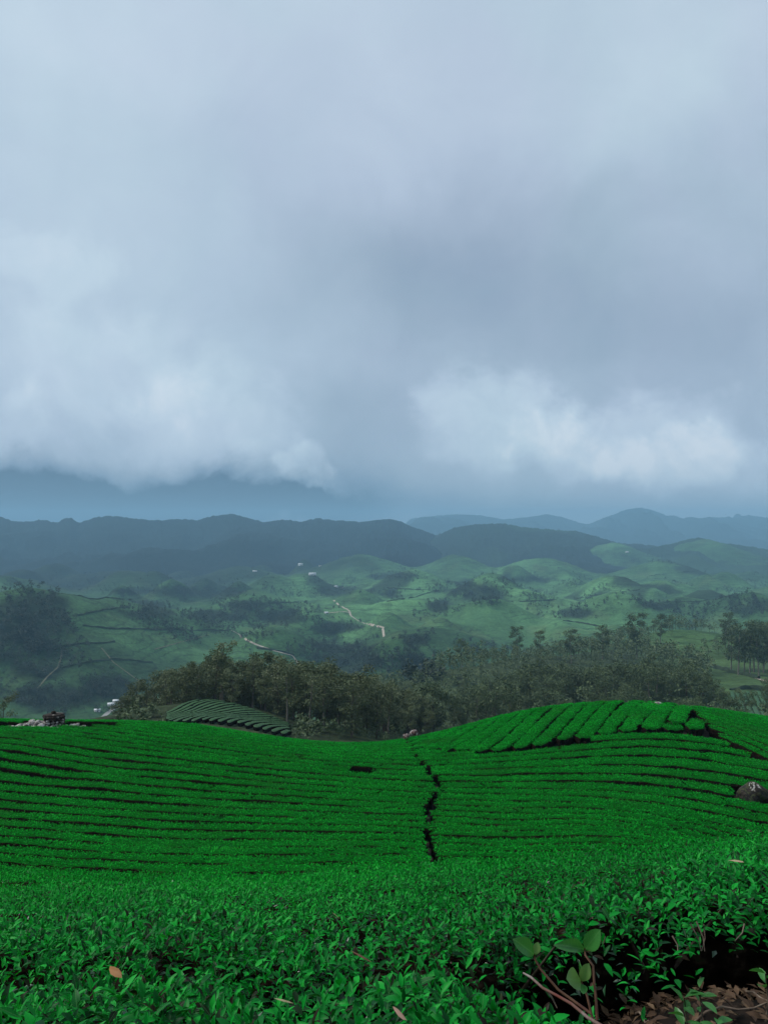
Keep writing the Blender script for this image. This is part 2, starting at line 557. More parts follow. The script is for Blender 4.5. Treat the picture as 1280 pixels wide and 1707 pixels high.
def ground_z(x, y):
    return canopy(x, y) - hedge_h(x, y)


# ------------------------------------------------------------------ mid and far terrain
mid_pts = []
for px, py, d in [(285, 1192, 147), (310, 1177, 152), (350, 1172.5, 155), (390, 1179, 154), (430, 1193, 152), (470, 1207, 150), (370, 1205, 128),
                  (215, 1206, 180), (520, 1222, 150), (560, 1230, 150), (640, 1235, 160), (700, 1225, 200), (720, 1216, 260),
                  (860, 1190, 300), (860, 1130, 400), (860, 1098, 520), (760, 1120, 480), (1000, 1085, 600), (1000, 1150, 420), (1150, 1050, 690), (1150, 1110, 560),
                  (1200, 1150, 420), (1280, 1195, 330), (1280, 1132, 480), (1280, 1092, 640), (1080, 1180, 330), (640, 1150, 420), (1085, 1085, 610), (1240, 1100, 560)]:
    mid_pts.append(at(px, py, d))
mid_pts += [(-45, 235, -62), (-10, 240, -66), (-70, 230, -75), (-60, 330, -108), (0, 330, -95), (-110, 200, -72), (-160, 300, -112), (-100, 500, -155), (-250, 500, -160),
            (-40, 450, -130), (-260, 720, -188), (-60, 720, -180), (30, 560, -125), (100, 720, -150), (220, 820, -135), (300, 900, -150), (450, 800, -130), (150, 900, -185), (-100, 900, -195),
            (-60, 100, -33), (0, 100, -36), (50, 100, -34), (110, 180, -52), (180, 300, -72), (320, 520, -92), (420, 640, -110), (-130, 120, -40), (130, 110, -44)]
mid_tps = TPS(mid_pts, 10.0)

MOUNDS = [  # column, row of the top, depth, radii across / along, sharpness
    (40, 982, 1080, 210, 330, 1.0), (190, 1000, 1280, 190, 300, 1.0), (202, 977, 1900, 62, 110, 1.1), (120, 1075, 960, 120, 120, 1.0),
    (458, 957, 2300, 120, 210, 1.0), (450, 1046, 1150, 92, 170, 1.3), (330, 1040, 1350, 110, 200, 1.0), (420, 985, 1900, 160, 190, 1.0),
    (690, 951, 2350, 190, 300, 1.0), (600, 985, 1900, 90, 200, 1.0), (658, 1064, 980, 56, 110, 1.4), (520, 1010, 1700, 70, 160, 1.0),
    (815, 955, 1950, 130, 260, 1.0), (800, 1003, 1450, 110, 210, 1.0), (735, 1030, 1300, 70, 150, 1.0), (880, 985, 1750, 90, 220, 1.0),
    (1020, 962, 2050, 95, 220, 1.2), (1030, 992, 1500, 118, 230, 1.3), (1135, 975, 2100, 90, 230, 1.1), (960, 965, 2350, 90, 200, 1.0),
    (1262, 990, 1400, 130, 260, 1.0), (1180, 985, 1750, 90, 200, 1.0), (1100, 935, 2900, 240, 330, 1.0), (900, 930, 3000, 260, 350, 1.0),
    (1170, 899, 3900, 330, 480, 1.0), (1330, 918, 3900, 330, 480, 1.0), (600, 925, 3100, 260, 420, 1.0), (760, 925, 3100, 200, 380, 1.0),
    (400, 945, 2900, 230, 300, 1.0), (200, 950, 2800, 260, 320, 1.0), (-80, 950, 2000, 300, 380, 1.0), (1420, 960, 1900, 250, 350, 1.0), (1020, 905, 3900, 300, 400, 1.0)]

_mr = np.random.default_rng(91)
for _ in range(64):
    _d = _mr.uniform(950, 3300)
    _px = _mr.uniform(-260, 1540)
    _z = -212 + _mr.uniform(34, 78) + 0.006 * (_d - 950)
    MOUNDS.append((_px, HZ - _z / _d * F, _d, _mr.uniform(60, 140), _mr.uniform(110, 250), _mr.uniform(0.9, 1.25)))


def valley(x, y):
    zb = -220 + 16 * fbm(x / 260, y / 300, 3, 5) + 10 * np.abs(fbm(x / 120, y / 160, 3, 9))
    zb = zb - 14 * smoothstep(y, 1500, 4000) + 13 * (0.3 - np.abs(fbm(x / 95, y / 130, 3, 13)))

    z = zb
    acc = np.exp(zb / 9.0 + 22)
    wig = 0.18 * fbm(x / 190, y / 190, 3, 21)
    for px, py, d, rx, ry, sh in MOUNDS:
        xc, zp = (px - CX) / F * d, (HZ - py) / F * d
        q = ((x - xc) / rx) ** 2 + ((y - d) / ry) ** 2
        q = q * (1 + wig * 2.0)
        h = np.exp(-np.power(np.maximum(q, 0), sh * 0.80) * 1.05)
        acc = acc + np.exp((zb + (zp - zb) * h) / 9.0 + 22) * (h > 0.02)
    gul = 17 * (0.25 - np.abs(fbm(x / 120, y / 170, 4, 17))) * smoothstep(y, 900, 1300)      # gullies down the hill sides
    return 9.0 * (np.log(acc) - 22) + gul


def terrain(x, y):
    x, y = np.broadcast_arrays(np.asarray(x, float), np.asarray(y, float))
    u = x / np.maximum(y, 1)
    lo = 640 + 130 * smoothstep(u, 0.0, 0.3)
    s = smoothstep(y, lo, lo + 330)
    zm = mid_tps(x, np.minimum(y, 1100))
    return np.where(y < 1200, zm, 0) * (1 - s) + valley(x, y) * s


def project(x, y, z):
    return CX + F * x / y, HZ - F * z / y


_tu = np.linspace(-0.72, 0.72, 420)
_tl = np.linspace(math.log(100.0), math.log(5200.0), 420)
_tg = None


def quick(u, d):
    """terrain height from a table over bearing and distance"""
    global _tg
    if _tg is None:
        U, D = np.meshgrid(_tu, np.exp(_tl), indexing='ij')
        _tg = terrain(U * D, D)
    return bilin(_tg, _tu[0], 1.0, 1.0, _tu[0] + (u - _tu[0]) / (_tu[1] - _tu[0]), 1.0 + (np.log(d) - _tl[0]) / (_tl[1] - _tl[0]))


def hit(px, py, d0=100.0, d1=5000.0):
    d = np.geomspace(d0, d1, 380)
    u, v = (px - CX) / F, (HZ - py) / F
    z = quick(np.full(380, u), d)
    k = np.nonzero(z >= v * d)[0]
    if len(k) == 0:
        return None
    i = k[0]
    dd = d[0]
    if i > 0:
        a, b = z[i - 1] - v * d[i - 1], z[i] - v * d[i]
        dd = d[i - 1] + (d[i] - d[i - 1]) * a / (a - b)
    return np.array([u * dd, dd, float(quick(np.array([u]), np.array([dd]))[0])])


# woods seen on the far hills: column, row, half width, half height, number of trees, size
WOODS = [(50, 1040, 82, 62, 520, 11), (45, 1100, 70, 40, 180, 10), (255, 1018, 48, 17, 130, 9), (350, 1028, 66, 14, 130, 9), (478, 1028, 50, 14, 120, 9),
         (547, 1048, 32, 12, 60, 9), (652, 990, 26, 10, 60, 10), (790, 985, 64, 20, 260, 10), (733, 1010, 24, 14, 70, 9), (695, 1068, 30, 14, 60, 9),
         (1252, 1012, 48, 18, 130, 10), (1135, 937, 48, 6, 60, 10), (545, 1075, 26, 9, 50, 8), (600, 1100, 90, 26, 320, 9), (230, 985, 60, 6, 50, 9),
         (80, 1165, 110, 26, 320, 7), (190, 1150, 60, 25, 120, 7), (585, 1045, 40, 10, 40, 8), (405, 1010, 40, 10, 50, 9), (960, 1020, 30, 10, 30, 8), (650, 960, 40, 8, 40, 8),
         (1090, 1010, 40, 8, 30, 8), (560, 985, 40, 12, 70, 9), (880, 965, 50, 8, 50, 9), (330, 985, 90, 12, 150, 9), (690, 1120, 40, 22, 110, 9)]


def tint_of(x, y, z):
    px, py = project(x, y, z)
    n = len(x)
    tea = np.array([0.045, 0.105, 0.040])
    c = np.tile(tea, (n, 1))
    sunlit = smoothstep(px + 120 * fbm(x / 260, y / 300, 3, 35), 380, 520) * smoothstep(y, 1150, 1500) * (1 - 0.75 * smoothstep(px, 1060, 1200)) * (1 - 0.7 * smoothstep(y, 2500, 3100)) * np.clip(0.75 + 1.3 * fbm(x / 170, y / 260, 3, 37), 0.15, 1.3)
    c = c + sunlit[:, None] * np.array([0.035, 0.080, 0.030])                # sunlight painted into the tint of the middle hills
    k = fbm(x / 140, y / 180, 4, 31)[:, None]
    c = c * (1 + 0.55 * k)
    dry = smoothstep(fbm(x / 60, y / 90, 4, 41), 0.18, 0.5)[:, None]
    c = c * (1 - 0.35 * dry) + np.array([0.085, 0.115, 0.045]) * 0.35 * dry
    f = np.zeros(n)
    for a, b, ra, rb, _, _ in WOODS:
        q = ((px - a) / ra) ** 2 + ((py - b) / rb) ** 2 + 1.3 * fbm(x / 45, y / 80, 3, 45)
        f = np.maximum(f, smoothstep(1.1 - q, 0, 0.8) * 0.9)
    f = np.maximum(f, smoothstep(fbm(x / 210, y / 260, 4, 51), 0.28, 0.42) * smoothstep(y, 1100, 1500) * 0.8)
    left_far = smoothstep(y, 1900, 2500) * (1 - smoothstep(px + 90 * fbm(x / 300, y / 300, 3, 63), 500, 640)) * (1 - np.exp(-((px - 470) / 85) ** 2 - ((py - 985) / 30) ** 2))
    f = np.maximum(f, left_far * 0.92)
    farwood = np.clip(smoothstep(y, 2500, 3100) * smoothstep(-x / y + 0.5 * fbm(x / 500, y / 500, 3, 61), -0.12, 0.12), 0, 1)
    f = np.maximum(f, farwood * 0.8)
    f = f[:, None]
    c = c * (1 - f) + np.array([0.014, 0.024, 0.015]) * f
    mid = (1 - smoothstep(y, 560, 800))[:, None]
    olive = np.array([0.040, 0.058, 0.026]) + smoothstep(px, 1040, 1110)[:, None] * np.array([0.016, 0.045, 0.008]) * (1 + 0.5 * k)
    return np.clip(c * (1 - mid) + olive * mid, 0.004, 0.4)


def build_setting():
    # ground under the tea close by
    xs = np.concatenate([np.linspace(-78, -4, 86)[:-1], np.linspace(-4, 4, 81)[:-1], np.linspace(4, 78, 86)])
    ys = np.concatenate([np.linspace(-13.5, 0, 20)[:-1], np.linspace(0, 8, 65)[:-1], np.linspace(8, 110, 160)])
    X, Y = np.meshgrid(xs, ys, indexing='ij')
    Z = ground_z(X, Y) + 0.05 * fbm(X * 1.4, Y * 1.4, 4, 2)
    link('ground', mesh_np('ground', np.stack([X, Y, Z], -1).reshape(-1, 3), [grid_faces(*X.shape)], M_soil), kind='structure',
         label='brown soil sloping down under the green tea hedges', category='ground')
    # hillside and valley behind the crest
    us = np.linspace(-0.70, 0.70, 320)
    ds = np.geomspace(96, 5200, 390)
    U, D = np.meshgrid(us, ds, indexing='ij')
    X, Y = U * D, D
    Z = terrain(X, Y) + 0.0012 * Y * fbm(X / 14, Y / 14, 3, 71) * 1.2
    P = np.stack([X, Y, Z], -1).reshape(-1, 3)
    me = mesh_np('valley', P, [grid_faces(*X.shape)], M_valley)
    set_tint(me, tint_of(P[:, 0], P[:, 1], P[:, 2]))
    link('valley_terrain', me, kind='structure', label='rolling green tea hills and valley floor beyond the grove', category='hills')
    # the sheet that carries the land to the horizon
    a = np.linspace(0, 2 * math.pi, 97)
    r = np.array([20.0, 4000, 9000, 12500])
    A, R = np.meshgrid(a, r, indexing='ij')
    P = np.stack([np.sin(A) * R, 1000 + np.cos(A) * R, -265 + 0 * A], -1).reshape(-1, 3)
    me = mesh_np('plain', P, [grid_faces(*A.shape)], M_ridge)
    set_tint(me, (0.03, 0.05, 0.025))
    link('lowland', me, kind='structure', label='dark green lowland under the far hills', category='land')
    # far ridges, each a mountain with its own front and back slope
    ridge('mountain_ridge', 'long dark blue forested ridge under the low clouds',
          [(-420, 868), (-200, 858), (-60, 866), (0, 861), (20, 868), (45, 870), (70, 866), (95, 872), (108, 864), (118, 862), (132, 872), (160, 862), (190, 860), (230, 865), (265, 868), (300, 865),
           (330, 867), (350, 861), (385, 856), (410, 862), (440, 870), (475, 866), (500, 870), (530, 864), (560, 868), (600, 870), (640, 865), (660, 866), (690, 879), (735, 895), (790, 925), (880, 960)],
          4700, 2700, 985, (0.006, 0.013, 0.012), 3, 1.0)
    ridge('mountain_ridge', 'domed dark ridge right of the long forested ridge',
          [(620, 960), (680, 930), (720, 900), (740, 888), (755, 880), (780, 876), (800, 873), (840, 873), (870, 878), (890, 880), (930, 884), (960, 886), (1000, 896), (1030, 906), (1090, 915), (1180, 935), (1300, 960)],
          4450, 2900, 975, (0.015, 0.028, 0.02), 4, 0.8, 0.5)
    ridge('mountain_ridge', 'pale blue pointed mountain farthest away on the right',
          [(640, 890), (700, 862), (760, 857), (800, 859), (840, 866), (880, 862), (912, 857), (940, 863), (965, 871), (980, 874), (1010, 862), (1045, 849), (1068, 846), (1085, 850), (1110, 860), (1140, 868),
           (1180, 862), (1280, 863), (1400, 866), (1600, 880), (1800, 890)],
          10500, 7600, 925, (0.02, 0.036, 0.03), 5, 0.5)
    ridge('mountain_ridge', 'green ridge with trees along its top, below the far pointed mountain',
          [(860, 960), (940, 935), (1010, 915), (1080, 914), (1120, 906), (1150, 898), (1166, 896), (1200, 905), (1230, 908), (1280, 919), (1400, 915), (1600, 925)],
          4000, 2900, 975, (0.022, 0.046, 0.026), 6, 0.6, 0.5)


def ridge(name, label, crest, d_crest, d_foot, py_foot, tint, seed, rough, tea_k=0.0):
    c = np.array(crest, float)
    n = 620
    px = np.linspace(c[0, 0], c[-1, 0], n)
    py = np.interp(px, c[:, 0], c[:, 1])
    kern = np.hanning(9)
    kern /= kern.sum()
    py = np.convolve(np.pad(py, 4, mode='edge'), kern, 'valid')
    u = (px - CX) / F
    zc = (HZ - py) / F * d_crest
    zf = -235.0
    rows = []
    ts = np.concatenate([np.linspace(0, 1, 46), np.linspace(1, 1.9, 9)[1:]])
    for t in ts:
        if t <= 1:
            d = d_foot + (d_crest - d_foot) * t
            prof = t ** 0.9 * (1 - 0.22 * math.sin(math.pi * t))
        else:
            d = d_crest + (d_crest - d_foot) * (t - 1) * 0.9
            prof = 1 - (t - 1) ** 1.3
        X = u * d
        spur = fbm(X / 330, d / 700 + 0 * X, 4, seed) + 0.6 * (0.5 - 2 * np.abs(vnoise(X / 420, d / 1600 + 0 * X, seed + 40)))
        w = math.sin(math.pi * min(t, 2 - t)) if t < 1 else math.sin(math.pi * min(1, t - 1))
        z = zf + (zc - zf) * max(prof, 0) + spur * 95 * max(w, 0) * (d_crest / 4700)
        z = z + (0.4 + rough) * 5.0 * (d_crest / 4700) * fbm(X / 15, d / 15 + 0 * X, 4, seed + 7) * min(1, t * 2)
        rows.append(np.stack([X, np.full(n, d), z], -1))
    V = np.stack(rows, 1)
    me = mesh_np(name, V.reshape(-1, 3), [grid_faces(n, len(ts))], M_ridge)
    P = V.reshape(-1, 3)
    k = fbm(P[:, 0] / 260, P[:, 1] / 420, 4, seed + 80)[:, None]
    tea = smoothstep(fbm(P[:, 0] / 420, P[:, 1] / 420, 3, seed + 90) + 0.25 * (1 - (P[:, 2] + 235) / 300), 0.10, 0.45)[:, None] * tea_k
    col = np.array(tint) * (1 + 0.5 * k)
    col = col * (1 - tea) + np.array([0.03, 0.065, 0.03]) * tea
    set_tint(me, np.clip(col, 0.004, 0.3))
    link(name, me, kind='structure', label=label, category='mountain')


build_setting()


# ------------------------------------------------------------------ tea leaves
def leaf_template(L=1.0, W=0.36, bend=0.25, fold=0.10, stations=(0.0, 0.28, 0.58, 0.84, 1.0)):
    """lance-shaped leaf along +Y with a folded midrib and drooping tip: 11 verts, 12 triangles"""
    wid = [0, 0.80, 1.0, 0.58, 0]
    V, idx = [], []
    for t, w in zip(stations, wid):
        y = t * L
        z = -bend * t * t * L
        if w == 0:
            idx.append([len(V)])
            V.append((0, y, z))
        else:
            idx.append([len(V), len(V) + 1, len(V) + 2])
            h = w * W * 0.5
            V += [(-h, y, z + fold * w * L), (0, y, z), (h, y, z + fold * w * L)]
    tris, quads = [], []
    a = idx[1]
    tris += [(0, a[1], a[0]), (0, a[2], a[1])]
    for p, q in zip(idx[1:-2], idx[2:-1]):
        quads += [(p[0], p[1], q[1], q[0]), (p[1], p[2], q[2], q[1])]
    e, t = idx[-2], idx[-1][0]
    tris += [(e[0], e[1], t), (e[1], e[2], t)]
    return np.array(V), np.array(tris), np.array(quads)


LEAF_T = [leaf_template(1, w, b, f) for w, b, f in ((0.34, 0.18, 0.08), (0.40, 0.34, 0.10), (0.30, 0.06, 0.06), (0.44, 0.5, 0.07), (0.37, 0.26, 0.13))]
LEAF4 = (np.array([(0, 0, 0), (-0.19, 0.45, 0.05), (0, 0.5, -0.04), (0.19, 0.45, 0.05), (0, 1, -0.14)]),
         np.array([(0, 2, 1), (0, 3, 2), (1, 2, 4), (2, 3, 4)]), np.zeros((0, 4), int))
LEAF2 = (np.array([(0, 0, 0), (-0.22, 0.5, 0.03), (0.22, 0.5, -0.03), (0, 1, -0.06)]), np.array([(0, 2, 1), (1, 2, 3)]), np.zeros((0, 4), int))


def rot_frames(azim, elev, roll):
    """matrices whose Y axis points at azimuth/elevation"""
    ca, sa, ce, se = np.cos(azim), np.sin(azim), np.cos(elev), np.sin(elev)
    Yv = np.stack([ca * ce, sa * ce, se], -1)
    Xv = np.stack([sa, -ca, 0 * ca], -1)
    Zv = np.cross(Xv, Yv)
    cr, sr = np.cos(roll)[:, None], np.sin(roll)[:, None]
    X2 = Xv * cr + Zv * sr
    Z2 = -Xv * sr + Zv * cr
    return np.stack([X2, Yv, Z2], -1)          # columns are axes


def scatter_leaves(mb, tmpl, pos, frames, size):
    V, tr, qd = tmpl
    W = np.einsum('nij,kj->nki', frames, V) * size[:, None, None] + pos[:, None]
    n, k = len(pos), len(V)
    off = (np.arange(n) * k)[:, None, None]
    mb.add(W.reshape(-1, 3), (tr[None] + off).reshape(-1, 3), *([(qd[None] + off).reshape(-1, 4)] if len(qd) else []))


LEAF_MESH = []
for i, (V, tr, qd) in enumerate(LEAF_T):
    LEAF_MESH.append(mesh_np('leaf', V, [tr, qd], M_leaf_one))


def polyline_frame(P):
    P = np.asarray(P, float)
    T = np.gradient(P, axis=0)
    T /= np.linalg.norm(T, axis=1, keepdims=True)
    N = np.stack([-T[:, 1], T[:, 0]], 1)
    s = np.concatenate([[0], np.cumsum(np.linalg.norm(np.diff(P, axis=0), axis=1))])
    return T, N, s


PROFILE_V = np.array([-0.66, -0.92, -1.0, -0.93, -0.55, 0.0, 0.55, 0.93, 1.0, 0.92, 0.66])
PROFILE_H = np.array([-1.0, -0.60, -0.25, -0.06, 0.0, 0.0, 0.0, -0.06, -0.25, -0.60, -1.0])


def hedge_body(P, hw, zf, hf, sink=0.05, jit=0.06, seed=0):
    """hedge body mesh along a ground line: P (n,2), hw (n,) half widths"""
    T, N, s = polyline_frame(P)
    n, m = len(P), len(PROFILE_V)
    edge = 1 + 0.30 * fbm(P[:, 0] * 1.3, P[:, 1] * 1.3, 3, seed)[:, None] * np.where(np.abs(PROFILE_V) > 0.4, 1, 0)[None]
    endf = np.sqrt(np.clip(1 - (1 - np.minimum(np.minimum(s, s[-1] - s), 0.28) / 0.28) ** 2, 0.10, 1))
    XY = P[:, None] + N[:, None] * (PROFILE_V[None] * hw[:, None] * edge * endf[:, None])[..., None]
    h = hf(XY[..., 0], XY[..., 1])
    Z = zf(XY[..., 0], XY[..., 1]) - sink + PROFILE_H[None] * h
    Z = Z + jit * fbm(XY[..., 0] * 2.3, XY[..., 1] * 2.3, 3, seed) * (PROFILE_H[None] > -0.5)
    Z = Z - 0.18 * (1 - endf[:, None]) * (PROFILE_H[None] > -0.9)
    V = np.concatenate([XY, Z[..., None]], -1)
    f = grid_faces(n, m)
    caps = [[i * m + j for j in range(m)] for i in (0, n - 1)]
    caps[0] = caps[0][::-1]
    return V.reshape(-1, 3), f, np.array(caps)


def sample_on(P, hw, n, r):
    T, N, s = polyline_frame(P)
    q = r.random(n) * s[-1]
    ix = np.interp(q, s, np.arange(len(s)))
    i = np.minimum(ix.astype(int), len(s) - 2)
    f = (ix - i)[:, None]
    c = P[i] * (1 - f) + P[i + 1] * f
    nn = N[i]
    w = hw[i]
    endf = np.sqrt(np.clip(1 - (1 - np.minimum(np.minimum(q, s[-1] - q), 0.28) / 0.28) ** 2, 0.2, 1))
    return c, nn, w * endf


def field_hedge(P, hw, label, group, seed, mats=(None, None), dens=120, size=(0.06, 0.11), zf=canopy, hf=hedge_h, leaves=True, two=2):
    P = np.asarray(P, float)
    r = np.random.default_rng(seed)
    V, f, caps = hedge_body(P, hw, zf, hf, seed=seed)
    org = np.array([P[:, 0].mean(), P[:, 1].mean(), 0])
    org[2] = float(zf(org[0], org[1]) - hf(org[0], org[1]))
    me = mesh_np('tea_hedge', V - org, [f, caps], mats[0] or M_body)
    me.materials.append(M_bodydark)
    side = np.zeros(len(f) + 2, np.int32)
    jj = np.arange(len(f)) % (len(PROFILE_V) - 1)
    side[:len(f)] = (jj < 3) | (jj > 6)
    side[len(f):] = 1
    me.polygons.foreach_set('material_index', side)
    o = link('tea_hedge', me, loc=org, label=label, category='tea hedge', group=group)
    if leaves:
        L = polyline_frame(P)[2][-1]
        area = L * 2 * hw.mean()
        n = int(area * dens)
        c, nn, w = sample_on(P, hw, n, r)
        v = r.random(n) * 2.0 - 1.0
        # ragged outline of the plucking table
        rag = 1 + 0.30 * fbm(c[:, 0] * 1.3, c[:, 1] * 1.3, 3, seed)
        vv = v * rag * 0.98
        XY = c + nn * (vv * w)[:, None]
        over = np.clip(np.abs(v) - 0.72, 0, 0.5)
        Z = zf(XY[:, 0], XY[:, 1]) - 0.02 - 0.25 * over * r.random(n) - 0.07 * np.abs(v) ** 4 + 0.05 * fbm(XY[:, 0] * 2.3, XY[:, 1] * 2.3, 3, seed) + r.normal(0, 0.018, n)
        pos = np.concatenate([XY, Z[:, None]], 1)
        mb = MB()
        for kk in range(two):
            az = r.random(n) * 2 * math.pi
            fr = rot_frames(az, np.radians(r.uniform(-5, 58, n)), r.normal(0, 0.45, n))
            scatter_leaves(mb, LEAF2 if P[:, 1].mean() > 22 else LEAF4, pos + r.normal(0, 0.03, (n, 3)) * np.array([1, 1, 0.4]), fr, r.uniform(size[0], size[1], n))
        link('leaves', mb.mesh('leaves', mats[1] or M_field, False, org), parent=o, kind='stuff')
    return o


# ------------------------------------------------------------------ rows of the fields
ORD = ['first', 'second', 'third', 'fourth', 'fifth', 'sixth', 'seventh', 'eighth', 'ninth', 'tenth', 'eleventh', 'twelfth', 'thirteenth', 'fourteenth', 'fifteenth',
       'sixteenth', 'seventeenth', 'eighteenth', 'nineteenth', 'twentieth'] + ['twenty-' + w for w in ('first', 'second', 'third', 'fourth', 'fifth', 'sixth', 'seventh', 'eighth', 'ninth')] + ['thirtieth'] + ['thirty-' + w for w in ('first', 'second', 'third', 'fourth', 'fifth', 'sixth', 'seventh', 'eighth', 'ninth')]


def path_x(y):
    ys = [10, 14, 18, 25.5, 28, 32, 36, 41, 45, 46.5, 48.5, 52, 56, 60, 66, 75]
    xs = [1.7, 1.55, 1.45, 1.75, 1.72, 2.05, 2.0, 2.35, 2.65, 3.35, 3.45, 2.95, 2.45, 2.2, 2.0, 2.1]
    return np.interp(y, ys, xs) + 0.12 * vnoise(np.asarray(y) * 1.3, 3.0, 77)


def row_y(y0, x):
    """rows of the two lower fields: slanting lines that lie flatter as the right-hand hill rises"""
    g = np.interp(y0, [5, 12, 20, 45.8, 52, 57, 64, 80], [0.10, 0.16, 0.22, 0.305, 0.30, 0.30, 0.30, 0.30])
    gr = np.interp(y0, [5, 12, 20, 45.8, 51, 55, 60], [0.04, 0.08, 0.20, 0.31, 0.17, 0.05, -0.02])
    y = y0 - np.where(x < 2.6, g * (x - 2.6), gr * (x - 2.6)) - 0.305 * 2.6
    y = y - np.where(x > 12, 0.012 * (x - 12) ** 2, 0) * np.interp(y0, [30, 46, 55], [0.0, 0.35, 0.55])
    return y + 0.42 * fbm(x / 6.0, y0 / 3.0 + 0 * x, 3, 3) + 0.16 * fbm(x / 2.2, y0 * 1.7 + 0 * x, 2, 33)


def bound_up(x):
    """upper edge of the lower right field"""
    return np.interp(x, [2.2, 4, 7, 9.5, 13, 16, 19.2, 22.7, 24, 26, 30, 40], [62, 60, 57.6, 57.3, 57.2, 57.6, 58, 58.4, 58, 53.2, 46, 40])


def in_hole(x, y):
    h = ((x + 28.6) / 6.0) ** 2 + ((y - 67.0) / 2.4) ** 2 < 1            # stones by the ruin
    h |= ((x + 1.5) / 0.55) ** 2 + ((y - 52.6) / 1.0) ** 2 < 1             # bare patch left of the footpath
    h |= ((x - 21.6) / 1.15) ** 2 + ((y - 45.8) / 1.35) ** 2 < 1            # boulder
    h |= ((x - 18.6) / 0.6) ** 2 + ((y - 40.2) / 0.6) ** 2 < 1
    h |= ((x - 23.6) / 2.6) ** 2 + ((y - 71.3) / 0.9) ** 2 < 1             # stones on the crest
    h |= ((x - 22.6) / 0.9) ** 2 + ((y - 60.6) / 0.5) ** 2 < 1
    return h


def emit_runs(P, ok, hw, label_of, group, seed, minlen=1.2, **kw):
    """cut a row into the runs that lie inside its field, and into single hedges at the breaks"""
    r = np.random.default_rng(seed)
    runs, cur = [], []
    _, _, s = polyline_frame(P)
    nxt = r.uniform(3, 24)
    start = 0
    for i in range(len(P)):
        brk = s[i] - start > nxt
        if ok[i]:
            cur.append(i)
            if brk:
                runs.append(cur)
                cur = [i]
        elif cur:
            runs.append(cur)
            cur = []
        if brk:
            start, nxt = s[i], r.uniform(9, 30)
    if cur:
        runs.append(cur)
    runs = [c for c in runs if len(c) > 3 and s[c[-1]] - s[c[0]] > minlen]
    for k, c in enumerate(runs):
        w = (hw if np.isscalar(hw) else hw[c]) * (1 + 0.12 * fbm(P[c][:, 0] / 4, P[c][:, 1] / 4, 2, seed) + 0.05 * float(r.normal()))
        field_hedge(P[c], w, label_of(k, len(runs)), group, seed * 13 + k, **kw)


def ORD_J(k):
    return float(vnoise(k * 1.37, 0.5, 55)) + 0.15


